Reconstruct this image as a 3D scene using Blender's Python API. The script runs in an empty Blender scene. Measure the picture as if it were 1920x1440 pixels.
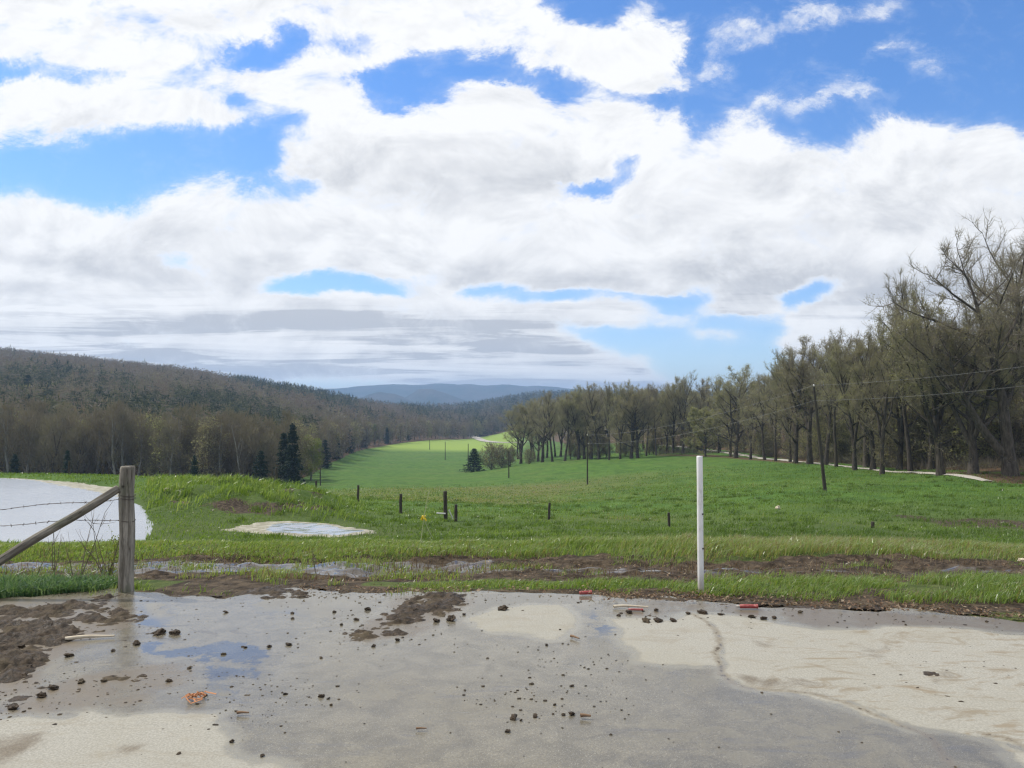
import bpy, math, random
import numpy as np
from mathutils import Vector, Matrix, Euler

SC = bpy.context.scene
COL = SC.collection
R = math.radians

# ------------------------------------------------------------------ camera, sun, exposure
F = 1494.0            # focal length in photo pixels (1920 wide)
EYE = 1.6
PITCH = math.atan(40 / F)
cam_d = bpy.data.cameras.new("camera")
cam_d.sensor_width = 36.0
cam_d.lens = 36.0 * F / 1920.0
cam_d.clip_start = 0.05
cam_d.clip_end = 40000
cam = bpy.data.objects.new("camera", cam_d)
COL.objects.link(cam)
cam.location = (0, 0, EYE)
cam.rotation_euler = (math.pi / 2 + PITCH, 0, 0)
SC.camera = cam

SUN_EL, SUN_AZ = R(53), R(-62)        # azimuth from +Y towards +X
sd = Vector((math.sin(SUN_AZ) * math.cos(SUN_EL), math.cos(SUN_AZ) * math.cos(SUN_EL), math.sin(SUN_EL)))
sun_d = bpy.data.lights.new("sun", 'SUN')
sun_d.energy = 3.6
sun_d.angle = R(0.6)
sun_d.color = (1.0, 0.955, 0.88)
sun = bpy.data.objects.new("sun", sun_d)
COL.objects.link(sun)
sun.rotation_euler = sd.to_track_quat('Z', 'Y').to_euler()
sun.location = (0, 0, 60)

SC.render.engine = 'CYCLES'
SC.view_settings.view_transform = 'Standard'
SC.view_settings.look = 'None'
SC.view_settings.exposure = 0.16
SC.view_settings.gamma = 1.0
SC.cycles.use_denoising = True
try:
    SC.cycles.denoiser = 'OPENIMAGEDENOISE'
    SC.cycles.denoising_prefilter = 'ACCURATE'
except Exception:
    pass
SC.cycles.max_bounces = 6
SC.cycles.diffuse_bounces = 3
SC.cycles.glossy_bounces = 3
SC.cycles.transmission_bounces = 3
SC.cycles.transparent_max_bounces = 8
SC.cycles.volume_bounces = 0
SC.cycles.sample_clamp_indirect = 6
SC.cycles.filter_width = 1.3


# ------------------------------------------------------------------ numeric helpers
def _hash(ix, iy, seed):
    h = (ix.astype(np.int64) * 374761393 + iy.astype(np.int64) * 668265263 + seed * 1442695041) & 0xFFFFFFFF
    h = ((h ^ (h >> 13)) * 1274126177) & 0xFFFFFFFF
    h = h ^ (h >> 16)
    return (h & 0xFFFFFF) / float(0xFFFFFF)


def vnoise(x, y, seed=0):
    x = np.asarray(x, float); y = np.asarray(y, float)
    ix = np.floor(x); iy = np.floor(y)
    fx = x - ix; fy = y - iy
    fx = fx * fx * fx * (fx * (fx * 6 - 15) + 10); fy = fy * fy * fy * (fy * (fy * 6 - 15) + 10)
    a = _hash(ix, iy, seed); b = _hash(ix + 1, iy, seed)
    c = _hash(ix, iy + 1, seed); d = _hash(ix + 1, iy + 1, seed)
    return (a * (1 - fx) + b * fx) * (1 - fy) + (c * (1 - fx) + d * fx) * fy


def fbm(x, y, seed=0, octs=4, gain=0.5):
    s = 0; a = 1.0; t = 0
    for k in range(octs):
        s = s + a * vnoise(x * 2 ** k + 17.3 * k, y * 2 ** k - 9.1 * k, seed + k)
        t += a; a *= gain
    return s / t


def worley(x, y, seed=0):
    x = np.asarray(x, float); y = np.asarray(y, float)
    ix = np.floor(x); iy = np.floor(y)
    best = np.full(x.shape, 9.0); rid = np.zeros(x.shape)
    for dx in (-1, 0, 1):
        for dy in (-1, 0, 1):
            cx = ix + dx; cy = iy + dy
            px = cx + _hash(cx, cy, seed); py = cy + _hash(cx, cy, seed + 7)
            d = (x - px) ** 2 + (y - py) ** 2
            m = d < best
            best = np.where(m, d, best); rid = np.where(m, _hash(cx, cy, seed + 13), rid)
    return np.sqrt(best), rid


def smooth(a, b, x):
    t = np.clip((x - a) / (b - a), 0, 1)
    return t * t * (3 - 2 * t)


def poly_sd(px, py, poly):
    """signed distance, positive inside"""
    px = np.asarray(px, float); py = np.asarray(py, float)
    n = len(poly); d2 = np.full(px.shape, 1e18); inside = np.zeros(px.shape, bool)
    for i in range(n):
        x0, y0 = poly[i]; x1, y1 = poly[(i + 1) % n]
        ex, ey = x1 - x0, y1 - y0
        L = ex * ex + ey * ey + 1e-12
        t = np.clip(((px - x0) * ex + (py - y0) * ey) / L, 0, 1)
        d2 = np.minimum(d2, (px - x0 - t * ex) ** 2 + (py - y0 - t * ey) ** 2)
        c = ((y0 > py) != (y1 > py))
        xi = x0 + (py - y0) * ex / (ey if abs(ey) > 1e-12 else 1e-12)
        inside ^= (c & (px < xi))
    return np.where(inside, 1, -1) * np.sqrt(d2)


def line_d(px, py, pts):
    d2 = np.full(np.shape(px), 1e18)
    for (x0, y0), (x1, y1) in zip(pts[:-1], pts[1:]):
        ex, ey = x1 - x0, y1 - y0
        t = np.clip(((px - x0) * ex + (py - y0) * ey) / (ex * ex + ey * ey + 1e-12), 0, 1)
        d2 = np.minimum(d2, (px - x0 - t * ex) ** 2 + (py - y0 - t * ey) ** 2)
    return np.sqrt(d2)


def ray(u, v):
    """world direction through photo pixel, scaled so that y = 1"""
    x = u - 960.0
    y = F * math.cos(PITCH) - (720.0 - v) * math.sin(PITCH)
    z = F * math.sin(PITCH) + (720.0 - v) * math.cos(PITCH)
    return x / y, z / y


def pad(u, v, z=0.0):
    """point of the level yard seen at a photo pixel"""
    a, b = ray(u, v)
    D = (z - EYE) / b
    return (a * D, D)


def padpoly(pts):
    return [pad(u, v) for u, v in pts]


# ------------------------------------------------------------------ node helpers
class NT:
    def __init__(s, tree):
        s.t = tree; s.n = tree.nodes; s.l = tree.links

    def new(s, typ, **kw):
        n = s.n.new(typ)
        for k, v in kw.items():
            setattr(n, k, v)
        return n

    def link(s, a, b):
        s.l.new(a, b)

    def put(s, sock, val):
        if isinstance(val, bpy.types.NodeSocket):
            s.l.new(val, sock)
        elif val is not None:
            if hasattr(sock.default_value, '__len__') and not hasattr(val, '__len__'):
                val = (val,) * len(sock.default_value)
            if hasattr(val, '__len__') and len(sock.default_value) == 4 and len(val) == 3:
                val = tuple(val) + (1.0,)
            sock.default_value = val

    def m(s, op, a, b=None, c=None, clamp=False):
        n = s.new('ShaderNodeMath', operation=op, use_clamp=clamp)
        s.put(n.inputs[0], a)
        if b is not None: s.put(n.inputs[1], b)
        if c is not None: s.put(n.inputs[2], c)
        return n.outputs[0]

    def vm(s, op, a, b=None):
        n = s.new('ShaderNodeVectorMath', operation=op)
        s.put(n.inputs[0], a)
        if b is not None:
            if op == 'SCALE': s.put(n.inputs['Scale'], b)
            else: s.put(n.inputs[1], b)
        return n.outputs['Value'] if op in ('DOT_PRODUCT', 'LENGTH') else n.outputs[0]

    def mix(s, f, a, b, blend='MIX'):
        n = s.new('ShaderNodeMix', data_type='RGBA', blend_type=blend, clamp_factor=True)
        s.put(n.inputs[0], f); s.put(n.inputs[6], a); s.put(n.inputs[7], b)
        return n.outputs[2]

    def noise(s, vec, scale=5, detail=4, rough=0.55, dist=0.0, col=False):
        n = s.new('ShaderNodeTexNoise')
        if vec is not None: s.put(n.inputs['Vector'], vec)
        n.inputs['Scale'].default_value = scale
        n.inputs['Detail'].default_value = detail
        n.inputs['Roughness'].default_value = rough
        n.inputs['Distortion'].default_value = dist
        return n.outputs[1] if col else n.outputs[0]

    def step(s, x, a, b):
        n = s.new('ShaderNodeMapRange', interpolation_type='SMOOTHSTEP')
        s.put(n.inputs[0], x); n.inputs[1].default_value = a; n.inputs[2].default_value = b
        n.inputs[3].default_value = 0; n.inputs[4].default_value = 1
        return n.outputs[0]

    def lin(s, x, a, b, c=0.0, d=1.0):
        n = s.new('ShaderNodeMapRange')
        s.put(n.inputs[0], x)
        for k, q in zip((1, 2, 3, 4), (a, b, c, d)): n.inputs[k].default_value = q
        return n.outputs[0]

    def ramp(s, f, stops):
        n = s.new('ShaderNodeValToRGB')
        e = n.color_ramp.elements
        while len(e) < len(stops): e.new(0.5)
        for k, (p, c) in enumerate(stops):
            e[k].position = p; e[k].color = tuple(c) + (1.0,)
        s.put(n.inputs[0], f)
        return n.outputs[0]

    def attr(s, name):
        return s.new('ShaderNodeAttribute', attribute_name=name).outputs['Fac']

    def comb(s, x, y, z):
        n = s.new('ShaderNodeCombineXYZ')
        s.put(n.inputs[0], x); s.put(n.inputs[1], y); s.put(n.inputs[2], z)
        return n.outputs[0]

    def scalev(s, v, sx, sy, sz):
        return s.vm('MULTIPLY', v, (sx, sy, sz))

    def pos(s):
        return s.new('ShaderNodeNewGeometry').outputs['Position']

    def bump(s, h, strength=0.5, dist=0.02):
        n = s.new('ShaderNodeBump')
        n.inputs['Strength'].default_value = strength
        n.inputs['Distance'].default_value = dist
        s.put(n.inputs['Height'], h)
        return n.outputs[0]


def material(name):
    m = bpy.data.materials.new(name)
    m.use_nodes = True
    m.node_tree.nodes.clear()
    t = NT(m.node_tree)
    out = t.new('ShaderNodeOutputMaterial')
    return m, t, out


def principled(t, out, color, rough=0.8, normal=None, spec=0.3, metal=0.0):
    p = t.new('ShaderNodeBsdfPrincipled')
    t.put(p.inputs['Base Color'], color)
    t.put(p.inputs['Roughness'], rough)
    t.put(p.inputs['Specular IOR Level'], spec)
    t.put(p.inputs['Metallic'], metal)
    if normal is not None: t.link(normal, p.inputs['Normal'])
    if out is not None: t.link(p.outputs[0], out.inputs['Surface'])
    return p


# ------------------------------------------------------------------ sky (world): Nishita air + procedural clouds
def paint_clouds():
    """cloud cover and cloud greyness over direction (x/y, z/y)"""
    nu, nw = 176, 112
    Us = np.linspace(-1.1, 1.1, nu); Ws = np.linspace(0.0, 0.9, nw)
    U, W = np.meshgrid(Us, Ws)
    def dp(pts): return [ray(u, v) for u, v in pts]
    C = np.ones_like(U)
    def area(pts, val, soft=0.019):
        nonlocal C
        k = smooth(-soft, soft, poly_sd(U, W, dp(pts)))
        C = C * (1 - k) + val * k
    def strand(pts, val, w):
        nonlocal C
        k = np.exp(-(line_d(U, W, dp(pts)) / (w / F)) ** 2) * val
        C = np.maximum(C, k)
    area([(-700, 235), (0, 245), (60, 240), (150, 250), (260, 262), (370, 250), (440, 240), (475, 212), (512, 235), (508, 345), (590, 362), (590, 378), (500, 352), (430, 350), (350, 358), (290, 378), (235, 396), (190, 388), (130, 382), (90, 377), (0, 362), (-700, 340)], 0)
    area([(-300, 100), (0, 105), (50, 120), (130, 140), (225, 148), (230, 162), (180, 167), (100, 155), (40, 147), (-300, 145)], 0.05)
    area([(375, 115), (440, 85), (490, 62), (560, 58), (592, 88), (545, 118), (460, 124), (420, 128)], 0.0)
    area([(430, 165), (475, 178), (455, 205), (420, 192)], 0.1)
    area([(520, 205), (570, 215), (575, 235), (530, 240), (510, 222)], 0.2)
    area([(330, 150), (420, 130), (440, 150), (350, 165)], .45, .02)
    area([(600, 95), (680, 60), (720, 70), (640, 120)], .5, .02)
    area([(180, 20), (260, 35), (330, 60), (240, 60)], .55, .02)
    area([(470, 20), (540, 10), (600, 30), (520, 40)], .5, .02)
    area([(690, 190), (665, 150), (720, 105), (760, 92), (830, 100), (870, 103), (900, 118), (960, 112), (1000, 140), (1060, 150), (1090, 165), (1130, 175), (1290, 170), (1310, 60), (1200, 20), (1120, 30), (1050, 25), (1025, -60), (1100, -400), (2800, -500), (2800, 230), (1980, 262), (1920, 250), (1870, 215), (1830, 240), (1790, 243), (1750, 228), (1700, 216), (1650, 220), (1600, 247), (1578, 288), (1540, 277), (1500, 257), (1450, 243), (1430, 212), (1390, 236), (1320, 262), (1290, 226), (1230, 202), (1160, 182), (1110, 202), (1060, 197), (1010, 172), (930, 160), (880, 165), (830, 187), (760, 197), (730, 207)], 0)
    area([(720, -90), (820, -120), (860, -260), (700, -300), (560, -180)], 0.1)
    area([(-200, -260), (100, -200), (250, -330), (-300, -420)], 0.1)
    area([(1150, 288), (1192, 298), (1202, 330), (1150, 368), (1110, 383), (1080, 372), (1028, 378), (1050, 353), (1130, 345), (1182, 322)], 0.0, 0.008)
    area([(470, 538), (560, 518), (620, 510), (680, 510), (722, 523), (775, 542), (720, 549), (640, 544), (560, 553)], 0.0, 0.006)
    area([(298, 478), (348, 483), (347, 507), (308, 502)], 0.1, 0.008)
    area([(860, 538), (980, 543), (1100, 547), (1230, 547), (1332, 549), (1322, 572), (1245, 584), (1215, 572), (1160, 556), (1060, 566), (980, 557), (870, 550)], 0.0, 0.006)
    area([(1448, 556), (1510, 533), (1557, 528), (1562, 550), (1510, 562), (1482, 582), (1458, 572)], 0.0, 0.006)
    area([(1065, 620), (1180, 615), (1225, 585), (1290, 600), (1308, 578), (1350, 590), (1450, 588), (1482, 612), (1450, 640), (1500, 690), (1700, 740), (1290, 740), (1200, 668), (1110, 642)], 0.0, 0.01)
    area([(480, 726), (560, 712), (660, 716), (760, 722), (900, 740), (480, 745)], 0.25, 0.006)
    strand([(1045, 40), (1110, 70), (1180, 90), (1250, 110), (1275, 85)], 0.56, 36)
    strand([(1100, 110), (1180, 135), (1270, 140)], 0.50, 26)
    strand([(1110, 75), (1140, 30), (1195, 8)], 0.52, 18)
    strand([(1318, 155), (1345, 130), (1352, 100), (1390, 75)], 0.62, 20)
    strand([(1380, 78), (1440, 45), (1500, 35), (1570, 42), (1640, 28), (1680, 0)], 0.62, 17)
    strand([(1490, 205), (1530, 175), (1585, 148), (1630, 160), (1650, 175)], 0.66, 19)
    strand([(1630, 95), (1660, 80), (1690, 105), (1745, 113)], 0.58, 15)
    strand([(1140, 195), (1230, 215), (1320, 250), (1420, 235)], 0.62, 26)
    strand([(1425, 220), (1455, 185)], 0.6, 10)
    strand([(1176, 606), (1230, 598), (1290, 606)], 0.85, 14)
    strand([(1308, 628), (1345, 622), (1378, 636)], 0.85, 12)
    strand([(1060, 590), (1130, 570), (1210, 575)], 1.0, 18)
    strand([(1320, 572), (1390, 568), (1450, 572)], 0.9, 16)
    strand([(780, 165), (830, 150)], 0.4, 14)
    S = np.zeros_like(U)
    def grey(u, v, su, sv, val):
        nonlocal S
        a, b = ray(u, v)
        S = S + val * np.exp(-((U - a) * F / su) ** 2 - ((W - b) * F / sv) ** 2)
    for g in [(1060, 330, 110, 30, .25), (820, 370, 110, 40, .42), (900, 450, 170, 40, .40), (700, 470, 120, 30, .25), (1350, 350, 90, 40, .32),
              (1250, 470, 260, 45, .34), (1550, 500, 260, 40, .50), (1450, 410, 150, 30, .22), (1720, 420, 150, 50, .34), (1850, 470, 140, 60, .42),
              (1000, 500, 200, 30, .34), (1760, 340, 120, 35, .2), (960, 270, 150, 24, .16), (120, 440, 140, 25, .18), (350, 470, 160, 20, .15),
              (60, 525, 140, 18, .5), (60, 600, 200, 12, .62), (350, 595, 160, 13, .45), (700, 605, 330, 14, .62), (250, 640, 320, 12, .40),
              (600, 660, 300, 10, .50), (850, 650, 300, 12, .50), (1000, 690, 260, 12, .35), (350, 680, 260, 9, .4), (100, 130, 200, 40, .06), (1180, 520, 200, 14, .25), (1620, 600, 90, 20, .15)]:
        grey(*g)
    S *= .55
    PU = np.empty_like(U); PV = np.empty_like(U)          # photo position of every direction
    k = math.tan(PITCH)
    a_ = (W - k) / (1 + W * k)
    PV = 720 - a_ * F
    PU = 960 + U * (F * math.cos(PITCH) - (720 - PV) * math.sin(PITCH))
    def bank(top, bot, val, h, soft=10, brk=.0):
        nonlocal S
        tx = np.interp(PU, [p[0] for p in top], [p[1] for p in top]) + (fbm(PU / 55, PU * 0 + val * 50, 17, 4) - .5) * 46
        bx = np.interp(PU, [p[0] for p in bot], [p[1] for p in bot])
        ins = smooth(-soft, soft, PV - tx) * smooth(soft * 2.5, -soft * 2.5, PV - bx) * smooth(top[0][0], top[0][0] + 60, PU) * smooth(top[-1][0], top[-1][0] - 60, PU)
        g = val * smooth(0, 1, (PV - tx - 6) / h) * (.55 + .9 * fbm(PU / 130, PV / 60, int(val * 100), 3))
        S = S * (1 - ins) + np.maximum(g, S * .35) * ins
    bank([(-700, 150), (0, 150), (240, 165), (420, 200), (520, 230)], [(-700, 250), (500, 255)], .20, 90)
    bank([(440, 240), (590, 195), (700, 210), (830, 185), (930, 160), (1010, 172), (1100, 230), (1160, 280), (1260, 330)], [(440, 420), (1260, 400)], .50, 150)
    bank([(1020, 400), (1110, 330), (1200, 300), (1260, 290), (1330, 285), (1420, 225), (1500, 258), (1580, 292), (1640, 232), (1700, 217), (1790, 243), (1870, 217), (1980, 250), (2700, 250)], [(1000, 560), (2700, 600)], .56, 210)
    bank([(1180, 470), (1300, 400), (1420, 380), (1560, 420), (1700, 440), (1850, 400), (2700, 400)], [(1180, 565), (2700, 620)], .72, 110, 16)
    bank([(-700, 360), (90, 380), (200, 396), (280, 374), (420, 352), (520, 357), (640, 380), (760, 410), (900, 420), (1000, 400), (1150, 420), (1260, 470)], [(-700, 545), (1260, 550)], .52, 120)
    bank([(300, 470), (450, 440), (600, 450), (750, 470), (900, 440), (1060, 460), (1200, 480)], [(300, 530), (1200, 545)], .62, 70, 14)
    bank([(-700, 480), (0, 500), (120, 505), (260, 530)], [(-700, 545), (260, 545)], .62, 40)
    bank([(-700, 560), (100, 575), (300, 560), (420, 547), (520, 547), (620, 540), (760, 547), (900, 547), (1000, 557), (1100, 562), (1230, 590)], [(-700, 612), (600, 626), (1230, 625)], .85, 62, 9)
    bank([(-700, 625), (300, 632), (800, 630), (1060, 632), (1180, 660), (1290, 700)], [(-700, 668), (1290, 720)], .62, 26, 5)
    bank([(-700, 672), (300, 672), (800, 668), (1100, 675), (1290, 705)], [(-700, 735), (1290, 735)], .55, 34, 5)
    return Us, Ws, C, np.clip(S, 0, 1)


def lowrank(t, M, rank, fu, fw, Us, Ws):
    """rebuild a 2D table inside the shader as a sum of products of 1D curves"""
    u, s, vt = np.linalg.svd(M, full_matrices=False)
    total = None
    def curve(vals, fac, npts):
        lo, hi = float(vals.min()), float(vals.max())
        hi = hi if hi - lo > 1e-6 else lo + 1e-6
        n = t.new('ShaderNodeFloatCurve')
        cm = n.mapping; c = cm.curves[0]
        xs = np.linspace(0, 1, npts)
        ys = (np.interp(xs, np.linspace(0, 1, len(vals)), vals) - lo) / (hi - lo)
        c.points[0].location = (0, ys[0]); c.points[1].location = (1, ys[-1])
        for x, y in zip(xs[1:-1], ys[1:-1]):
            c.points.new(float(x), float(y))
        cm.update()
        t.put(n.inputs['Value'], fac)
        return t.m('MULTIPLY_ADD', n.outputs[0], hi - lo, lo)
    for k in range(rank):
        a = curve(u[:, k] * math.sqrt(s[k]), fw, 100)
        b = curve(vt[k] * math.sqrt(s[k]), fu, 140)
        total = t.m('MULTIPLY', a, b) if total is None else t.m('MULTIPLY_ADD', a, b, total)
    return total


SKY_STRENGTH = 0.1
world = bpy.data.worlds.new("World")
SC.world = world
world.use_nodes = True
world.node_tree.nodes.clear()
t = NT(world.node_tree)
wout = t.new('ShaderNodeOutputWorld')
bg = t.new('ShaderNodeBackground')
bg.inputs['Strength'].default_value = SKY_STRENGTH
t.link(bg.outputs[0], wout.inputs['Surface'])
sky = t.new('ShaderNodeTexSky', sky_type='NISHITA')
sky.sun_disc = False
sky.sun_elevation = SUN_EL
sky.sun_rotation = SUN_AZ
sky.altitude = 300
sky.air_density = 1.0; sky.dust_density = 0.4; sky.ozone_density = 2.0
gen = t.new('ShaderNodeTexCoord').outputs['Generated']
d = t.vm('NORMALIZE', gen)
sep = t.new('ShaderNodeSeparateXYZ'); t.link(d, sep.inputs[0])
dx, dy, dz = sep.outputs
ay = t.m('MAXIMUM', t.m('ABSOLUTE', dy), 0.08)
U = t.m('DIVIDE', dx, ay); W = t.m('DIVIDE', dz, ay)
# wind-torn edges: the direction is pushed about by noise before the cover is looked up
hz = t.m('ADD', t.m('MAXIMUM', dz, 0.0), 0.10)
plane = t.comb(t.m('DIVIDE', dx, hz), t.m('DIVIDE', dy, hz), 0.0)
uw = t.comb(U, t.m('MULTIPLY', W, 1.5), 0.3)
warp = t.noise(uw, 7.0, 9, 0.68, 0.3, col=True)
wsep = t.new('ShaderNodeSeparateXYZ'); t.link(warp, wsep.inputs[0])
wamp = t.lin(W, 0.0, 0.38, 0.012, 0.115)
U2 = t.m('ADD', U, t.m('MULTIPLY', t.m('SUBTRACT', wsep.outputs[0], 0.5), t.m('MULTIPLY', wamp, 1.2)))
W2 = t.m('ADD', W, t.m('MULTIPLY', t.m('SUBTRACT', wsep.outputs[1], 0.5), wamp))
fu = t.lin(U2, -1.1, 1.1); fw = t.lin(W2, 0.0, 0.9)
Us, Ws, Cc, Sg = paint_clouds()
cover = lowrank(t, Cc, 22, fu, fw, Us, Ws)
rl0 = t.noise(uw, 6.5, 6, 0.62, 0.5)
rl1 = t.noise(t.vm('ADD', uw, (-0.012, 0.030, 0.0)), 6.5, 6, 0.62, 0.5)
relief = t.m('MULTIPLY', t.m('SUBTRACT', rl1, rl0), 2.4)
grey = lowrank(t, Sg, 16, fu, fw, Us, Ws)
n1 = t.noise(uw, 11.0, 10, 0.68, 0.4)
n2 = t.noise(plane, 1.3, 7, 0.62, 0.5)
streak = t.noise(t.scalev(uw, 2.2, 26.0, 1.0), 1.6, 6, 0.6, 0.6)
cov = t.m('ADD', cover, t.m('MULTIPLY', t.m('SUBTRACT', n1, 0.5), t.lin(W, 0.2, 0.45, 1.2, 2.0)))
dens = t.m('ADD', t.m('MULTIPLY', t.step(cov, 0.28, 0.92), 0.80), t.m('MULTIPLY', t.step(cov, -0.05, 0.62), 0.20))
# inner shading: soft billows from the layer noise, flat streaks low down
low = t.step(W, 0.17, 0.05)
bil = t.m('MULTIPLY', t.step(n2, 0.46, 0.66), 0.10)
stk = t.m('MULTIPLY', t.m('MULTIPLY', t.step(streak, 0.46, 0.60), 1.0), low)
gsum = t.m('ADD', t.m('ADD', t.m('MULTIPLY', t.m('MULTIPLY', grey, t.lin(n1, 0.3, 0.7, 0.75, 1.25)), t.m('ADD', 1.0, t.m('MULTIPLY', low, t.m('MULTIPLY', t.m('SUBTRACT', streak, 0.5), 5.0)))), t.m('MULTIPLY', relief, t.lin(W, 0.03, 0.2, 0.25, 1.0))), t.m('ADD', bil, stk), clamp=True)
inner = t.m('MULTIPLY', t.m('MULTIPLY', gsum, t.lin(W, 0.04, 0.22, 1.0, 0.78)), t.step(cov, 0.55, 1.05))
ccol = t.mix(inner, (9.2, 9.25, 9.3), (4.9, 5.1, 5.5))
blue = t.mix(t.lin(W, 0.02, 0.42), (1.08, 1.22, 1.50), (0.76, 1.16, 1.62))
skyc = t.mix(1.0, sky.outputs[0], blue, 'MULTIPLY')
final = t.mix(dens, skyc, ccol)
t.link(final, bg.inputs['Color'])
try:
    world.cycles.sampling_method = 'MANUAL'; world.cycles.sample_map_resolution = 512
except Exception:
    pass

# ------------------------------------------------------------------ terrain height
NEAR = [(0, -.035), (6.7, -.035), (7.0, -.03), (7.5, -.06), (8.0, -.13), (8.7, -.23), (9.4, -.28), (10.0, -.28), (10.6, -.30), (11.3, -.36), (12.5, -.60), (16, -1.25), (20, -1.95)]
COLS = {
    -1500: [(24, -2.7), (30, -3.6), (48, -3.7), (52, -2.9), (60, -3.5), (100, -8), (150, -11), (220, -4), (300, 6), (500, 30), (800, 66), (1200, 75), (2500, 40), (9000, 0)],
    -300: [(24, -2.7), (28, -3.5), (48, -3.7), (52, -2.9), (60, -3.4), (100, -8), (150, -11.5), (220, -7), (300, 1), (500, 26), (800, 58), (1200, 60), (2500, 30), (9000, 0)],
    0: [(24, -2.7), (27, -3.5), (48, -3.6), (51.5, -2.85), (58, -3.3), (100, -8.5), (150, -12.3), (200, -10), (300, -2), (500, 21), (800, 46), (1200, 38), (2500, 10), (9000, 0)],
    200: [(24, -2.7), (27, -3.4), (43, -3.5), (47, -2.9), (58, -3.4), (100, -8.7), (150, -12.5), (220, -9), (300, -4), (500, 13), (800, 36), (1200, 22), (2500, 0), (9000, 0)],
    300: [(24, -2.62), (27, -2.92), (33, -2.90), (36, -2.80), (40, -2.65), (50, -3.0), (58, -3.7), (100, -9), (150, -12.8), (220, -11), (300, -6), (500, 11), (800, 29.5), (1200, 13), (2500, 0), (9000, 0)],
    262: [(24, -2.65), (27, -3.2), (36, -3.25), (40, -2.8), (50, -2.95), (58, -3.5), (100, -9), (150, -12.7), (220, -10), (300, -5), (500, 12), (800, 31), (1200, 15), (2500, 0), (9000, 0)],
    340: [(24, -2.6), (28, -3.0), (32, -3.0), (36, -2.6), (42, -2.45), (50, -3.2), (58, -3.9), (100, -9.2), (150, -13), (220, -12), (300, -7), (500, 9), (800, 28), (1200, 12), (2500, 0), (9000, 0)],
    450: [(24, -2.6), (28, -3.02), (32.5, -3.1), (36, -2.65), (42, -2.6), (49, -3.3), (60, -4.4), (100, -9.3), (150, -13.2), (215, -14.5), (300, -11), (500, 3), (800, 17), (1200, 6), (2500, 0), (9000, 0)],
    580: [(24, -2.6), (28, -3.05), (32.5, -3.15), (36, -3.0), (42, -3.1), (50, -3.9), (60, -4.9), (100, -9.6), (150, -13.5), (210, -16.3), (300, -16), (500, -5), (800, 6), (1200, -8), (2500, -30), (9000, -20)],
    690: [(24, -2.55), (28, -3.0), (33, -3.3), (40, -3.9), (60, -5.5), (100, -9.1), (150, -13), (250, -18.5), (400, -21.3), (520, -17), (800, -6), (1200, -12), (2500, -30), (9000, -20)],
    880: [(24, -2.45), (28, -2.9), (34, -3.5), (40, -4.0), (60, -5.8), (100, -9.1), (150, -13), (250, -18.5), (350, -21.4), (450, -22.6), (600, -25.8), (720, -24), (900, -18), (1200, -12), (1600, -10), (2500, -25), (9000, -20)],
    1010: [(24, -2.4), (28, -2.9), (40, -4.1), (60, -6.0), (100, -9.2), (150, -11.8), (200, -13), (300, -17), (450, -21), (600, -24), (900, -12), (1500, 14), (2200, 22), (9000, -20)],
    1240: [(24, -2.4), (30, -3.2), (40, -4.2), (60, -5.6), (100, -7.9), (150, -9.5), (190, -10.2), (300, -12), (600, -14), (1500, 10), (2500, 10), (9000, -20)],
    1500: [(24, -2.4), (30, -3.1), (40, -3.9), (60, -4.9), (80, -5.8), (118, -7.0), (160, -8.2), (300, -9), (600, -8), (1500, 10), (2500, 10), (9000, -20)],
    1700: [(24, -2.5), (30, -3.3), (40, -3.9), (50, -4.3), (65, -4.9), (82, -5.5), (100, -6.1), (160, -7), (300, -6), (600, -4), (1500, 10), (2500, 10), (9000, -20)],
    1850: [(24, -2.5), (30, -3.2), (40, -3.7), (50, -4.1), (60, -4.5), (66, -4.8), (72, -4.4), (100, -4.8), (200, -4), (600, 0), (1500, 10), (2500, 10), (9000, -20)],
    2900: [(24, -2.5), (30, -3.1), (40, -3.5), (60, -4.2), (72, -4), (100, -4), (200, -2), (600, 4), (1500, 14), (2500, 10), (9000, -20)],
}
_ug = np.linspace(-1500, 2900, 441)
_lg = np.linspace(math.log(3.0), math.log(9000), 420)
_cu = sorted(COLS)
_tab = np.array([np.interp(_lg, np.log(np.maximum([p[0] for p in NEAR + COLS[c]], 0.5)), [p[1] for p in NEAR + COLS[c]]) for c in _cu])
_Z = np.array([np.interp(_ug, _cu, _tab[:, j]) for j in range(len(_lg))]).T      # [u, logD]


def _gauss(A, sig, axis):
    r = int(3 * sig); k = np.exp(-0.5 * (np.arange(-r, r + 1) / sig) ** 2); k /= k.sum()
    P = np.concatenate([np.repeat(A.take([0], axis), r, axis), A, np.repeat(A.take([-1], axis), r, axis)], axis)
    return sum(k[i] * P.take(range(i, i + A.shape[axis]), axis) for i in range(2 * r + 1))


_Z = _gauss(_gauss(_Z, 2.6, 0), 1.5, 1)


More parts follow.
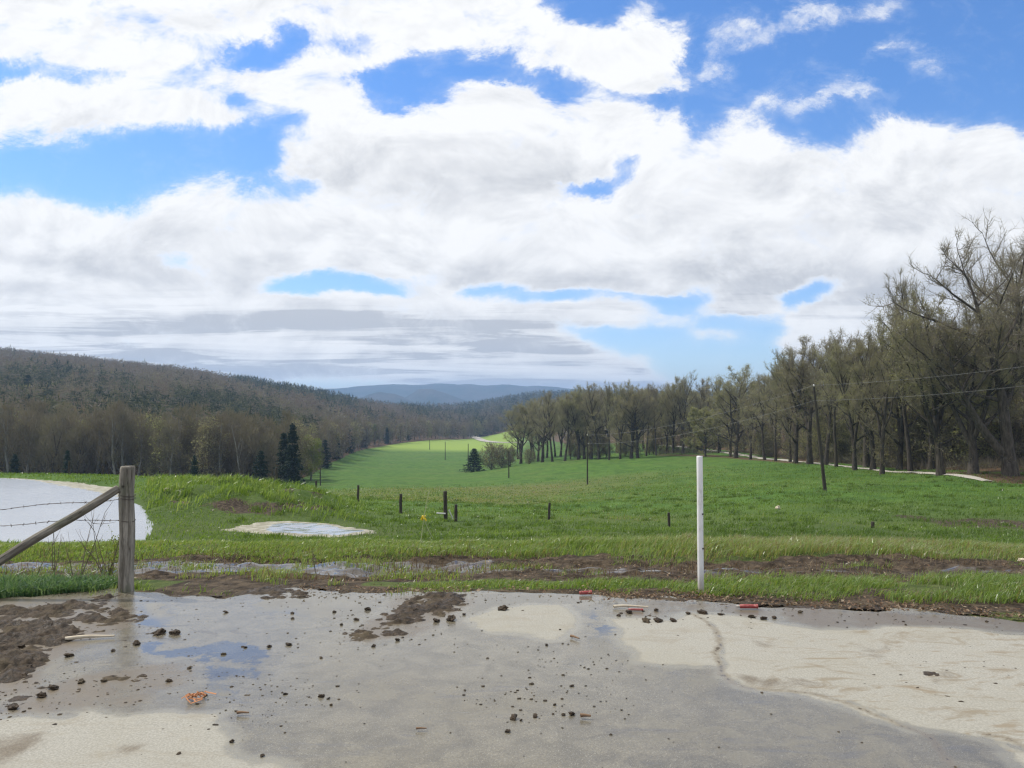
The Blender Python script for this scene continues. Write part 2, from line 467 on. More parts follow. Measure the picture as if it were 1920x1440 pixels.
def zfun(x, y, rough=True):
    x = np.asarray(x, float); y = np.asarray(y, float)
    yy = np.maximum(y, 3.05)
    fu_ = np.clip((960 + F * x / yy + 1500) / 10.0, 0, 439.999)
    fl = np.clip((np.log(yy) - _lg[0]) / (_lg[1] - _lg[0]), 0, 418.999)
    iu = fu_.astype(int); il = fl.astype(int); a = fu_ - iu; b = fl - il
    z = (_Z[iu, il] * (1 - a) + _Z[iu + 1, il] * a) * (1 - b) + (_Z[iu, il + 1] * (1 - a) + _Z[iu + 1, il + 1] * a) * b
    # the right hand end of the ditch lies a little lower
    z = z - 0.16 * smooth(5.0, 9.0, x) * smooth(7.6, 10.5, y) * smooth(20, 14, y)
    if rough:
        amp = smooth(7.1, 8.2, y)
        z = z + smooth(7.6, 8.2, y) * smooth(10.4, 9.7, y) * ((fbm(x * 4.5, y * 6.5, 7, 4) - .5) * .13)
        z = z + amp * ((fbm(x * 1.1, y * 1.1, 5, 4) - .5) * .12 + (fbm(x / 6, y / 6, 9, 3) - .5) * .22 * smooth(9, 25, y))
        # lumpy ground of the bank behind the farm puddle
        mm = bank_mask(x, y)
        z = z + mm * ((fbm(x * .55, y * .55, 33, 3) - .42) * 1.1 + (fbm(x * 1.8, y * 1.8, 37, 3) - .5) * .35)
    return z


def bank_mask(x, y):
    u = 960 + F * x / np.maximum(y, 3)
    return smooth(255, 300, u) * smooth(700, 600, u) * smooth(33, 36, y) * smooth(56, 46, y)


def bare_soil(x, y):
    m = 0
    for u_, D_, a_, b_, k_ in [(470, 34.6, 2.3, 1.2, 1.0), (560, 36.5, 2.2, 1.4, .9), (610, 41, 2.6, 1.8, .8), (520, 40, 2.2, 1.6, .8), (345, 35.2, .9, .8, .8)]:
        m = np.maximum(m, k_ * np.exp(-((x - (u_ - 960) / F * D_) / a_) ** 2 - ((y - D_) / b_) ** 2))
    return m * smooth(.30, .50, fbm(x * .9, y * .9, 57, 3))


def T(u, D):
    x = (u - 960) / F * D
    return x, D, float(zfun(np.array([x]), np.array([D]))[0])


# ------------------------------------------------------------------ mesh + object helpers
def mesh_np(name, verts, faces, mats=(), midx=None, smooth_shade=False, attrs=None):
    """faces: list of (n,k) int arrays"""
    me = bpy.data.meshes.new(name)
    verts = np.ascontiguousarray(verts, dtype=np.float32)
    me.vertices.add(len(verts)); me.vertices.foreach_set('co', verts.ravel())
    faces = [np.asarray(f) for f in faces if len(f)]
    tot = np.concatenate([np.full(len(f), f.shape[1], np.int32) for f in faces])
    loops = np.concatenate([f.ravel() for f in faces]).astype(np.int32)
    me.loops.add(len(loops)); me.loops.foreach_set('vertex_index', loops)
    me.polygons.add(len(tot))
    st = np.concatenate([[0], np.cumsum(tot)[:-1]]).astype(np.int32)
    me.polygons.foreach_set('loop_start', st); me.polygons.foreach_set('loop_total', tot)
    for m in mats: me.materials.append(m)
    if midx is not None: me.polygons.foreach_set('material_index', np.asarray(midx, np.int32))
    me.polygons.foreach_set('use_smooth', np.full(len(tot), bool(smooth_shade)))
    for k, val in (attrs or {}).items():
        a = me.attributes.new(k, 'FLOAT', 'POINT')
        a.data.foreach_set('value', np.ascontiguousarray(val, np.float32))
    me.update(calc_edges=True)
    return me


def put(name, me, parent=None, loc=(0, 0, 0), rot=(0, 0, 0), scale=(1, 1, 1)):
    o = bpy.data.objects.new(name, me)
    COL.objects.link(o)
    o.location = loc; o.rotation_euler = rot; o.scale = scale
    if parent is not None: o.parent = parent
    return o


def tag(o, label=None, cat=None, group=None, kind=None):
    if label: o['label'] = label
    if cat: o['category'] = cat
    if group: o['group'] = group
    if kind: o['kind'] = kind
    return o


def grid_faces(nr, nc):
    i = np.arange((nr - 1) * (nc - 1)); r = i // (nc - 1); c = i % (nc - 1)
    a = r * nc + c
    return np.stack([a, a + 1, a + nc + 1, a + nc], 1)


# ------------------------------------------------------------------ ground materials
ROAD_PX = [(1240, 262), (1290, 228), (1340, 195), (1400, 165), (1450, 142), (1530, 117), (1610, 100), (1660, 91), (1720, 82), (1790, 72), (1850, 66.5), (1920, 62.5), (2050, 58), (2400, 52)]
ROAD = [((u - 960) / F * D, D) for u, D in ROAD_PX]


def edge_left(u):        # front edge of the wood on the left and across the valley (distance)
    return np.interp(u, [-900, 480, 540, 575, 600, 640, 690, 780, 860, 940, 1000], [150, 142, 150, 190, 225, 290, 400, 490, 600, 690, 760])


def forest_mask(x, y):
    u = 960 + F * x / np.maximum(y, 3)
    a = smooth(-6, 6, y - edge_left(u)) * smooth(1010, 990, u)
    b = smooth(0, 8, y - np.interp(u, [1000, 1060, 1240, 1340, 1500, 1700, 1850, 2600], [640, 420, 262, 202, 124, 88, 69, 60])) * smooth(990, 1010, u)
    return np.maximum(a, b)


g_mat, t, out = material("ground_turf_and_mud")
P = t.pos()
mud = t.attr('mud'); wetA = t.attr('wet'); leaf = t.attr('leaf'); far = t.attr('far'); tan = t.attr('tan'); far_lit = t.attr('far_lit')
nA = t.noise(P, 0.09, 5, 0.6); nB = t.noise(t.scalev(P, 1, 0.45, 1), 0.55, 5, 0.65, 0.4); nC = t.noise(P, 7.0, 5, 0.7); nD = t.noise(t.scalev(P, 0.5, 1.2, 1), 0.03, 4, 0.55)
g1 = t.mix(t.step(nB, 0.30, 0.72), (0.036, 0.086, 0.012), (0.078, 0.150, 0.022))
g1 = t.mix(t.m('MULTIPLY', t.step(nA, 0.50, 0.70), 0.45), g1, (0.105, 0.130, 0.035))
g1 = t.mix(t.m('MULTIPLY', t.step(nD, 0.46, 0.64), 0.35), g1, (0.090, 0.140, 0.028))
g1 = t.mix(t.m('MULTIPLY', t.step(nC, 0.55, 0.80), 0.5), g1, (0.018, 0.045, 0.007))
g1 = t.mix(t.m('MULTIPLY', t.m('MULTIPLY', tan, t.step(nB, 0.25, 0.6)), 0.75), g1, (0.135, 0.120, 0.050))
g1 = t.mix(t.m('MULTIPLY', far_lit, 0.9), g1, (0.20, 0.28, 0.05))
g1 = t.mix(t.m('MULTIPLY', t.attr('thatch'), t.lin(nB, .3, .7, .55, .95)), g1, t.mix(t.step(nC, .35, .65), (0.035, 0.045, 0.014), (0.095, 0.105, 0.036)))
mcol = t.mix(t.step(nC, 0.35, 0.7), (0.022, 0.016, 0.011), (0.108, 0.082, 0.056))
mcol = t.mix(t.m('MULTIPLY', wetA, 0.5), mcol, (0.060, 0.050, 0.038))
lcol = t.mix(t.step(nC, 0.35, 0.7), (0.045, 0.030, 0.016), (0.16, 0.105, 0.060))
colr = t.mix(t.step(t.m('ADD', leaf, t.m('MULTIPLY', t.m('SUBTRACT', nB, 0.5), 0.7)), 0.35, 0.65), g1, lcol)
mm = t.step(t.m('ADD', mud, t.m('MULTIPLY', t.m('SUBTRACT', t.noise(P, 2.6, 5, 0.65), 0.5), 0.9)), 0.40, 0.60)
colr = t.mix(mm, colr, mcol)
wm = t.m('MULTIPLY', t.step(t.m('ADD', wetA, t.m('MULTIPLY', t.m('SUBTRACT', t.noise(t.scalev(P, 0.5, 1.4, 1), 3.0, 4, 0.6), 0.5), 0.9)), 0.50, 0.60), 1.0)
rough = t.lin(wm, 0, 1, 0.92, 0.06)
hgt = t.m('ADD', t.m('MULTIPLY', nC, 0.6), t.noise(P, 26.0, 3, 0.6))
bn = t.new('ShaderNodeBump'); bn.inputs['Distance'].default_value = 0.06
t.put(bn.inputs['Strength'], t.lin(wm, 0, 1, 0.7, 0.03)); t.put(bn.inputs['Height'], hgt)
principled(t, out, colr, rough, bn.outputs[0], t.lin(wm, 0, 1, 0.15, 0.6))

# one ground sheet, fine in front of the camera and reaching past the hills
ts = np.concatenate([np.linspace(-3.2, -0.95, 24, endpoint=False), np.linspace(-0.95, 0.95, 420), np.linspace(0.95, 3.2, 25)[1:]])
ys = np.concatenate([np.linspace(-60, 5.6, 24), np.linspace(5.8, 14, 170), np.exp(np.linspace(math.log(14.06), math.log(5600), 430))])
Yg, Tg = np.meshgrid(ys, ts, indexing='ij')
Xg = Tg * (np.maximum(Yg, 0) + 8.0)
Zg = zfun(Xg, Yg)
Ug = 960 + F * Xg / np.maximum(Yg, 3)
ditch = smooth(7.55, 8.1, Yg + (fbm(Xg * .8, Yg * .8, 51) - .5) * .7) * smooth(10.3, 9.6, Yg + (fbm(Xg * .7, Yg * .7, 52) - .5) * .9)
ditch = np.maximum(ditch, 0.95 * smooth(6.0, 6.7, Yg) * smooth(7.35, 7.0, Yg + (fbm(Xg * 1.5, Yg * 1.5, 53) - .5) * .5) * smooth(-20, -3, -np.abs(Xg)))
ditch = np.maximum(ditch, smooth(6.6, 7.0, Yg) * smooth(9.0, 8.3, Yg) * smooth(-1.25, -1.7, Xg + (fbm(Xg, Yg, 55) - .5)) * smooth(-3.35, -3.0, Xg))
def spot(u, D, ru, rd, k):
    x0 = (u - 960) / F * D
    return k * np.exp(-((Xg - x0) / ru) ** 2 - ((Yg - D) / rd) ** 2)
mudA = np.clip(ditch + spot(1850, 34, 2.2, 3.2, 1.0) + spot(1700, 39, 1.0, 2, .6) + bare_soil(Xg, Yg), 0, 1)
wetG = smooth(-.6, -1.4, Xg - 0.9) * smooth(8.4, 8.8, Yg) * smooth(9.75, 9.45, Yg) * 0.78 + smooth(8.45, 8.7, Yg) * smooth(9.35, 9.1, Yg) * .52
wetG = np.maximum(wetG, spot(1860, 32.5, 1.0, .8, .7))
leafG = forest_mask(Xg, Yg)
leafG = np.maximum(leafG, .75 * smooth(1500, 1800, Ug) * smooth(5, 2, np.abs(Yg - np.interp(Ug, [1500, 1700, 1850, 2300], [119, 84, 69, 57]))))
leafG = np.maximum(leafG, .62 * smooth(1180, 1260, Ug) * smooth(1560, 1480, Ug) * smooth(9, 3, np.abs(Yg - np.interp(Ug, [1200, 1340, 1500], [198, 172, 120]))))
tanG = np.clip(spot(930, 112, 22, 14, 1) + spot(780, 75, 14, 9, .6) + spot(1020, 92, 9, 9, .7) + spot(1170, 42, 5, 3, .4) + spot(870, 70, 9, 7, .6) + spot(560, 90, 20, 12, .7) + spot(520, 66, 8, 4, .8), 0, 1)
farLitG = 1.2 * np.clip(smooth(385, 440, Yg) * smooth(1000, 950, Ug) * (1 - leafG), 0, 1) * (Yg < 900)  # sunlight on the far end of the pasture, painted as a yellower green
ground = put('ground', mesh_np('ground', np.stack([Xg, Yg, Zg], -1).reshape(-1, 3), [grid_faces(len(ys), len(ts))], [g_mat], None, True,
             {'mud': mudA.ravel(), 'wet': wetG.ravel(), 'leaf': leafG.ravel(), 'tan': tanG.ravel(), 'far_lit': farLitG.ravel(), 'thatch': (smooth(60, 20, Yg)).ravel(), 'far': smooth(60, 300, Yg).ravel()}))
tag(ground, 'green pasture falling away from the yard, muddy beside the wet ditch', 'ground', kind='structure')

# ------------------------------------------------------------------ the wet concrete yard
DRY = [
    [(888, 1161), (915, 1148), (940, 1141), (1000, 1133), (1045, 1134), (1072, 1142), (1083, 1155), (1078, 1172), (1060, 1187), (1046, 1196), (1030, 1196), (985, 1189), (920, 1183), (898, 1174)],
    [(1145, 1161), (1200, 1160), (1250, 1164), (1290, 1149), (1312, 1153), (1340, 1175), (1349, 1200), (1346, 1228), (1352, 1250), (1290, 1249), (1230, 1246), (1204, 1241), (1194, 1220), (1170, 1192)],
    [(1296, 1149), (1400, 1157), (1470, 1171), (1530, 1180), (1620, 1178), (1700, 1175), (1790, 1180), (1920, 1192), (2080, 1203), (2300, 1300), (2500, 1480), (2080, 1480), (1925, 1402), (1860, 1384), (1760, 1366), (1700, 1352), (1620, 1322), (1560, 1302), (1440, 1293), (1390, 1284), (1358, 1262), (1352, 1200), (1338, 1168)],
    [(1470, 1293), (1560, 1303), (1620, 1326), (1690, 1353), (1700, 1362), (1640, 1347), (1560, 1315)],
    [(1866, 1392), (1930, 1412), (2080, 1480), (1990, 1480), (1925, 1438)],
    [(-500, 1390), (-200, 1350), (0, 1347), (60, 1340), (118, 1352), (150, 1336), (240, 1342), (320, 1331), (395, 1342), (412, 1372), (424, 1412), (520, 1442), (560, 1500), (-500, 1560)],
]
MUDFILM = [   # brown smears: (polygon, strength)
    ([(1440, 1135), (1600, 1143), (1920, 1160), (2200, 1170), (2200, 1200), (1920, 1187), (1790, 1177), (1620, 1175), (1530, 1177), (1470, 1166)], .85),
    ([(-200, 1128), (210, 1112), (265, 1150), (262, 1172), (170, 1205), (100, 1240), (60, 1300), (-200, 1370)], .9),
    ([(-100, 1335), (60, 1292), (180, 1258), (300, 1245), (385, 1240), (372, 1272), (340, 1292), (270, 1318), (160, 1335), (60, 1340)], .75),
    ([(620, 1203), (700, 1160), (740, 1120), (860, 1108), (895, 1128), (850, 1156), (790, 1195), (700, 1206)], .8),
    ([(1230, 1120), (1440, 1132), (1470, 1160), (1400, 1155), (1290, 1150), (1200, 1158), (1140, 1150)], .6),
    ([(-300, 1392), (60, 1376), (110, 1372), (70, 1398), (40, 1420), (-20, 1450), (-300, 1470)], .8),
    ([(1360, 1265), (1400, 1262), (1500, 1272), (1545, 1285), (1560, 1300), (1440, 1290), (1385, 1282)], .65),
    ([(1480, 1195), (1545, 1203), (1560, 1212), (1500, 1215)], .0),
    ([(1580, 1195), (1600, 1205), (1635, 1215), (1660, 1205), (1672, 1210), (1650, 1240), (1620, 1235), (1590, 1215)], .6),
    ([(1342, 1160), (1370, 1166), (1384, 1178), (1372, 1182), (1352, 1172)], .6),
    ([(1420, 1198), (1460, 1205), (1470, 1215), (1440, 1218), (1418, 1210)], .55),
    ([(1730, 1265), (1775, 1254), (1800, 1262), (1792, 1284), (1745, 1284)], .7),
    ([(1786, 1320), (1810, 1312), (1830, 1325), (1800, 1332)], .6), ([(1866, 1336), (1890, 1330), (1895, 1342), (1875, 1345)], .6),
    ([(1660, 1242), (1690, 1245), (1695, 1265), (1665, 1262)], .5),
    ([(205, 1400), (240, 1393), (258, 1402), (225, 1408)], .8), ([(300, 1440), (330, 1430), (400, 1436), (380, 1446)], .8),
    ([(1290, 1250), (1350, 1252), (1362, 1268), (1330, 1275), (1310, 1268)], .5),
    ([(1400, 1272), (1420, 1262), (1520, 1280), (1500, 1288)], .4),
]
PUDDLE = [
    [(250, 1210), (262, 1198), (300, 1200), (295, 1228), (258, 1226)],
    [(368, 1228), (400, 1222), (412, 1250), (440, 1253), (470, 1252), (490, 1262), (470, 1275), (420, 1270), (405, 1280), (440, 1295), (430, 1316), (390, 1312), (370, 1285), (380, 1262)],
    [(262, 1135), (310, 1128), (330, 1165), (300, 1185), (265, 1175)],
    [(280, 1225), (340, 1215), (420, 1200), (520, 1215), (480, 1245), (380, 1230), (300, 1240)],
    [(470, 1130), (560, 1105), (640, 1108), (720, 1120), (690, 1150), (600, 1160), (480, 1150)],
    [(900, 1112), (1000, 1108), (1100, 1118), (1130, 1135), (1120, 1160), (1095, 1150), (1060, 1130), (1000, 1128), (930, 1138), (890, 1150), (870, 1130)],
    [(1115, 1170), (1140, 1170), (1165, 1210), (1150, 1250), (1110, 1270), (1098, 1230)],
]
CRACKS = [
    ([(1293, 1149), (1315, 1160), (1340, 1177), (1349, 1196), (1352, 1212), (1338, 1222), (1342, 1232), (1352, 1244), (1355, 1262), (1366, 1277), (1395, 1289), (1450, 1294), (1520, 1300), (1568, 1314), (1620, 1333), (1690, 1360), (1735, 1376), (1755, 1395), (1775, 1420), (1800, 1452)], 1.0),
    ([(1840, 1376), (1880, 1384), (1925, 1402), (2020, 1440)], 1.1),
    ([(1735, 1376), (1700, 1362)], .7),
]
xs = np.concatenate([np.linspace(-40, -5.6, 18, endpoint=False), np.arange(-5.6, 5.6, 0.022), np.linspace(5.6, 40, 19)])
ysp = np.concatenate([np.linspace(-30, 2.7, 18, endpoint=False), np.arange(2.7, 6.2, 0.022), np.arange(6.2, 7.3, 0.022)])
Yp, Xp = np.meshgrid(ysp, xs, indexing='ij')
wob = lambda s, a, k: (fbm(Xp * s, Yp * s, k, 4) - .5) * a
Xw = Xp + wob(4, .12, 61); Yw = Yp + wob(4, .12, 67)
dry = np.full(Xp.shape, -9.0)
for p_ in DRY: dry = np.maximum(dry, poly_sd(Xw, Yw, padpoly(p_)))
film = np.zeros(Xp.shape)
for p_, s_ in MUDFILM: film = np.maximum(film, s_ * smooth(-.10, .12, poly_sd(Xw, Yw, padpoly(p_))))
pud = np.full(Xp.shape, -9.0)
for p_ in PUDDLE: pud = np.maximum(pud, poly_sd(Xw, Yw, padpoly(p_)))
crk = np.zeros(Xp.shape); crd = np.full(Xp.shape, .3)
for p_, s_ in CRACKS: crd = np.minimum(crd, line_d(Xp + wob(6, .04, 71), Yp + wob(6, .04, 72), padpoly(p_)) / s_); crk = np.maximum(crk, s_ * (.45 + .55 * smooth(.35, .6, fbm(Xp * 5, Yp * 5, 73))) * smooth(.022, .004, line_d(Xp + wob(14, .07, 71), Yp + wob(14, .07, 72), padpoly(p_))))
# the yard's ragged far edge: beyond it the sheet sinks under the verge
edge_px = [(-900, 1125), (0, 1122), (210, 1108), (300, 1118), (420, 1122), (480, 1108), (560, 1100), (640, 1108), (720, 1112), (860, 1108), (900, 1106), (1100, 1112), (1150, 1122), (1300, 1126), (1450, 1136), (1600, 1142), (1750, 1148), (1920, 1160), (2900, 1200)]
ex = [pad(u, v)[0] for u, v in edge_px]; ey = [pad(u, v)[1] for u, v in edge_px]
edge_y = np.interp(Xp, ex, ey) + (fbm(Xp * 2.2, Yp * 0 + 3, 74, 4) - .5) * .35
Zp = -0.12 * smooth(0.0, 0.30, Yp - edge_y) + (fbm(Xp * .35, Yp * .35, 75, 2) - .5) * .012 + smooth(-.02, .05, dry) * .003
w_mat, t, out = material("yard_concrete")
P = t.pos()
dryA = t.attr('dry'); flm = t.attr('film'); pudA = t.attr('puddle'); crA = t.attr('crack')
f1 = t.noise(P, 90.0, 4, 0.7); f2 = t.noise(P, 5.5, 6, 0.65, 0.6); f3 = t.noise(t.scalev(P, 0.8, 3.2, 1), 2.2, 6, 0.62, 1.2); f4 = t.noise(P, 1.1, 4, 0.55)
sp = t.noise(P, 260.0, 2, 0.5)
dm = t.step(t.m('ADD', dryA, t.m('MULTIPLY', t.m('SUBTRACT', t.noise(P, 11, 7, 0.72), 0.5), 0.13)), -0.020, 0.026)
drycol = t.mix(t.step(f1, 0.30, 0.70), (0.232, 0.222, 0.192), (0.352, 0.340, 0.298))
drycol = t.mix(t.m('MULTIPLY', t.step(f2, 0.52, 0.75), 0.45), drycol, (0.270, 0.245, 0.190))
stain = t.m('MULTIPLY', t.step(f3, 0.56, 0.68), t.lin(t.attr('stain'), 0, 1, 0.10, 0.85))
f5 = t.noise(t.scalev(P, 0.8, 1.5, 1), 3.2, 8, 0.72, 0.9)
drycol = t.mix(t.m('MULTIPLY', t.step(f5, 0.52, 0.64), t.lin(t.attr('stain'), 0, 1, 0.25, 0.85)), drycol, (0.200, 0.165, 0.115))
drycol = t.mix(stain, drycol, (0.205, 0.160, 0.105))
drycol = t.mix(t.step(t.noise(P, 160.0, 2, 0.5), 0.66, 0.74), drycol, (0.235, 0.22, 0.18))
drycol = t.mix(t.m('MULTIPLY', t.step(f4, .42, .66), .30), drycol, (0.262, 0.245, 0.196))
rim = t.m('MULTIPLY', t.step(dryA, 0.10, 0.0), t.step(t.m('ADD', dryA, t.m('MULTIPLY', t.m('SUBTRACT', f2, 0.5), 0.10)), -0.10, -0.03))
wetcol = t.mix(t.step(f2, 0.3, 0.7), (0.108, 0.095, 0.068), (0.190, 0.170, 0.125))
wetcol = t.mix(t.m('MULTIPLY', t.step(f4, 0.45, 0.65), 0.5), wetcol, (0.178, 0.156, 0.110))
wetcol = t.mix(t.m('MULTIPLY', t.step(f3, 0.56, 0.70), 0.55), wetcol, (0.095, 0.092, 0.094))
wetcol = t.mix(t.m('MULTIPLY', t.step(f1, 0.42, 0.60), 0.50), wetcol, (0.080, 0.072, 0.054))
f6 = t.noise(t.scalev(P, 0.75, 1.7, 1), 4.2, 8, 0.72, 1.5)
wetcol = t.mix(t.m('MULTIPLY', t.step(f6, 0.53, 0.66), t.lin(t.attr('smear'), 0, 1, 0.12, 0.95)), wetcol, (0.080, 0.064, 0.042))
wetcol = t.mix(t.m('MULTIPLY', t.step(t.noise(P, 48.0, 3, 0.6), 0.64, 0.70), 0.6), wetcol, (0.075, 0.060, 0.042))
wetcol = t.mix(t.step(sp, 0.62, 0.72), wetcol, (0.40, 0.385, 0.335))
wetcol = t.mix(t.m('MULTIPLY', rim, 0.55), wetcol, (0.235, 0.220, 0.172))
colr = t.mix(dm, wetcol, drycol)
fm = t.step(t.m('ADD', flm, t.m('MULTIPLY', t.m('SUBTRACT', t.noise(P, 3.4, 7, 0.7, 0.8), 0.5), 1.9)), 0.25, 0.95)
fcol = t.mix(t.step(f1, 0.35, 0.7), (0.095, 0.075, 0.050), (0.165, 0.132, 0.090))
colr = t.mix(t.m('MULTIPLY', fm, 0.9), colr, fcol)
pm = t.step(t.m('ADD', pudA, t.m('MULTIPLY', t.m('SUBTRACT', t.noise(P, 6, 7, 0.72), 0.5), 0.42)), -0.02, 0.05)
colr = t.mix(t.m('MULTIPLY', pm, 0.45), colr, (0.085, 0.080, 0.066))
crn = t.m('MULTIPLY', t.m('SUBTRACT', t.noise(P, 16, 6, 0.7), 0.5), 0.085)
crw = t.m('ADD', crA, crn)
colr = t.mix(t.m('MULTIPLY', t.step(crw, 0.036, 0.008), 0.5), colr, (0.150, 0.120, 0.080))
colr = t.mix(t.m('MULTIPLY', t.step(crw, 0.006, -0.002), 0.8), colr, (0.050, 0.038, 0.026))
wet_r = t.lin(t.m('ADD', t.m('MULTIPLY', f4, .6), t.m('MULTIPLY', f2, .4)), 0.35, 0.65, 0.10, 0.40)
wet_r = t.m('MULTIPLY', wet_r, t.lin(t.attr('gloss'), 0, 1, 1.0, 0.30))
rg = t.mix(dm, wet_r, 0.85)
rg = t.mix(t.m('MULTIPLY', fm, 0.7), rg, 0.42)
rg = t.mix(pm, rg, 0.035)
bh = t.m('ADD', t.m('MULTIPLY', f1, 0.5), t.m('MULTIPLY', f2, 1.3))
bn = t.new('ShaderNodeBump'); bn.inputs['Distance'].default_value = 0.012
t.put(bn.inputs['Height'], bh)
t.put(bn.inputs['Strength'], t.m('MULTIPLY', t.lin(pm, 0, 1, 0.28, 0.0), t.lin(dm, 0, 1, 0.6, 1.2)))
principled(t, out, colr, rg, bn.outputs[0], t.lin(dm, 0, 1, 0.55, 0.2))
stain_at = np.clip(smooth(1380, 1500, 960 + F * Xp / np.maximum(Yp, 2.5)), 0.06, 1)
yard = put('pavement', mesh_np('pavement', np.stack([Xp, Yp, Zp], -1).reshape(-1, 3), [grid_faces(len(ysp), len(xs))], [w_mat], None, True,
           {'dry': dry.ravel(), 'film': film.ravel(), 'puddle': pud.ravel(), 'crack': crd.ravel(), 'stain': stain_at.ravel(), 'gloss': smooth(-.35, .35, poly_sd(Xw, Yw, padpoly([(215, 1115), (420, 1125), (700, 1105), (1110, 1108), (1130, 1290), (900, 1260), (640, 1250), (560, 1330), (350, 1330), (230, 1220)]))).ravel(), 'smear': np.clip(smooth(760, 420, 960 + F * Xp / np.maximum(Yp, 2.5)) + .55 * smooth(5.6, 6.5, Yp), 0, 1).ravel()}))
tag(yard, 'cracked concrete yard, half wet with puddles and mud smears', 'pavement', kind='structure')

# ------------------------------------------------------------------ pond, farm puddle, gravel roads, mountains
pn_mat, t, out = material("pond_water_surface")
P = t.pos()
rip = t.noise(t.scalev(P, 1, 2.2, 1), 1.4, 4, 0.6)
scum = t.step(t.m('ADD', t.attr('scum'), t.m('MULTIPLY', t.m('SUBTRACT', t.noise(P, 1.2, 5, 0.65), 0.5), 0.9)), 0.45, 0.6)
pc = t.mix(t.step(t.noise(P, 0.25, 4, 0.6), 0.35, 0.65), (0.21, 0.225, 0.25), (0.25, 0.265, 0.29))
pc = t.mix(scum, pc, t.mix(t.step(t.noise(P, 2.6, 5, 0.7), 0.4, 0.65), (0.20, 0.185, 0.13), (0.36, 0.345, 0.28)))
principled(t, out, pc, t.lin(scum, 0, 1, 0.09, 0.7), t.bump(rip, 0.16, 0.05), t.lin(scum, 0, 1, 1.0, 0.3))


def water_sheet(name, poly, z, scum_fn, label, n=70):
    poly = np.array(poly)
    x0, y0 = poly.min(0); x1, y1 = poly.max(0)
    gx, gy = np.meshgrid(np.linspace(x0, x1, n), np.linspace(y0, y1, n))
    gf = grid_faces(n, n)
    keep = poly_sd(gx, gy, [tuple(p) for p in poly]).ravel()[gf].max(1) > 0
    me = mesh_np(name, np.stack([gx, gy, np.full(gx.shape, z)], -1).reshape(-1, 3), [gf[keep]], [pn_mat], None, True, {'scum': scum_fn(gx, gy).ravel()})
    return tag(put(name, me), label, 'water', kind='structure')


def xy(u, D): return ((u - 960) / F * D, D)
POND_Z = -3.05
water_sheet('pond', [xy(-900, 24.5), xy(-900, 51.5), xy(0, 51), xy(110, 48.5), xy(200, 46), xy(262, 41), xy(282, 36), xy(282, 31), xy(275, 25.5)], POND_Z,
            lambda x, y: 0.95 * smooth(.0, 1.2, y - np.interp(960 + F * x / y, [-900, 0, 60, 110, 200, 285], [51.3, 50.6, 49.2, 46, 41.5, 36.5])),
            'still pale pond reflecting white cloud beyond the wire fence')
pts = padpoly([(425, 994), (470, 983), (500, 976), (560, 977), (600, 976), (650, 984), (690, 988), (688, 998), (640, 1003), (560, 1002), (480, 997)])
PUD = [pad(u, v, -3.03) for u, v in [(425, 994), (470, 984), (500, 976), (560, 976), (600, 977), (650, 983), (692, 988), (688, 999), (640, 1006), (560, 1005), (480, 998)]]
gx, gy = np.meshgrid(np.linspace(-12.5, -4, 90), np.linspace(25.5, 34, 90))
sd_ = poly_sd(gx + (fbm(gx * 1.3, gy * 1.3, 81) - .5) * .9, gy + (fbm(gx * 1.3, gy * 1.3, 82) - .5) * .9, PUD)
me = mesh_np('farm_puddle', np.stack([gx, gy, np.maximum(zfun(gx, gy), -9) * 0 + np.where(sd_ > -.25, zfun(gx, gy) + .05 * smooth(-.25, 0, sd_) - .015, zfun(gx, gy) - .3)], -1).reshape(-1, 3), [grid_faces(90, 90)], [pn_mat], None, True,
             {'scum': np.clip(smooth(.75, .1, sd_) * .8 + .75 * smooth(-8.6, -9.6, gx), 0, 1).ravel()})
tag(put('water', me), 'small scummy pool of standing water below the grassy bank', 'water', kind='structure')

rd_mat, t, out = material("pale_gravel_road")
P = t.pos()
principled(t, out, t.mix(t.noise(P, 3.0, 5, 0.7), (0.28, 0.26, 0.225), (0.46, 0.435, 0.385)), 0.95, t.bump(t.noise(P, 14, 4), 0.4, 0.05), 0.1)


def road_strip(name, pts, width, label, lift=0.05, n=160, w2=None):
    w2 = w2 or width
    pts = np.array(pts); s = np.concatenate([[0], np.cumsum(np.hypot(*np.diff(pts, axis=0).T))])
    q = np.linspace(0, s[-1], n)
    c = np.stack([np.interp(q, s, pts[:, 0]), np.interp(q, s, pts[:, 1])], 1)
    for _ in range(4): c[1:-1] = (c[:-2] + 2 * c[1:-1] + c[2:]) / 4
    tg = np.gradient(c, axis=0); tg /= np.linalg.norm(tg, axis=1)[:, None]
    nn = np.stack([-tg[:, 1], tg[:, 0]], 1)
    rows = []
    for k in np.linspace(-1, 1, 7):
        p = c + nn * (k * np.linspace(width, w2, n) / 2)[:, None]
        rows.append(np.stack([p[:, 0], p[:, 1], zfun(p[:, 0], p[:, 1]) + lift + .05 * (1 - k * k)], 1))
    V = np.stack(rows, 1).reshape(-1, 3)
    return tag(put(name, mesh_np(name, V, [grid_faces(n, 7)], [rd_mat], None, True)), label, 'road', kind='structure')


road_strip('road', ROAD[:-3], 2.6, 'pale gravel road running under the tall bare trees', 0.05, 160, .9)
road_strip('far_road', [xy(878, 705), xy(892, 640), xy(905, 600), xy(925, 560), xy(948, 535), xy(990, 520)], 7.0, 'white gravel road bend at the far end of the pasture', 0.35)

mt_mat, t, out = material("distant_wooded_mountain")
P = t.pos()
mn = t.noise(P, 0.006, 7, 0.65); mk = t.noise(P, 0.04, 5, 0.7)
principled(t, out, t.mix(t.step(mn, 0.35, 0.65), (0.030, 0.045, 0.022), (0.085, 0.075, 0.055)), 1.0, t.bump(mk, 1.0, 30.0), 0.0)


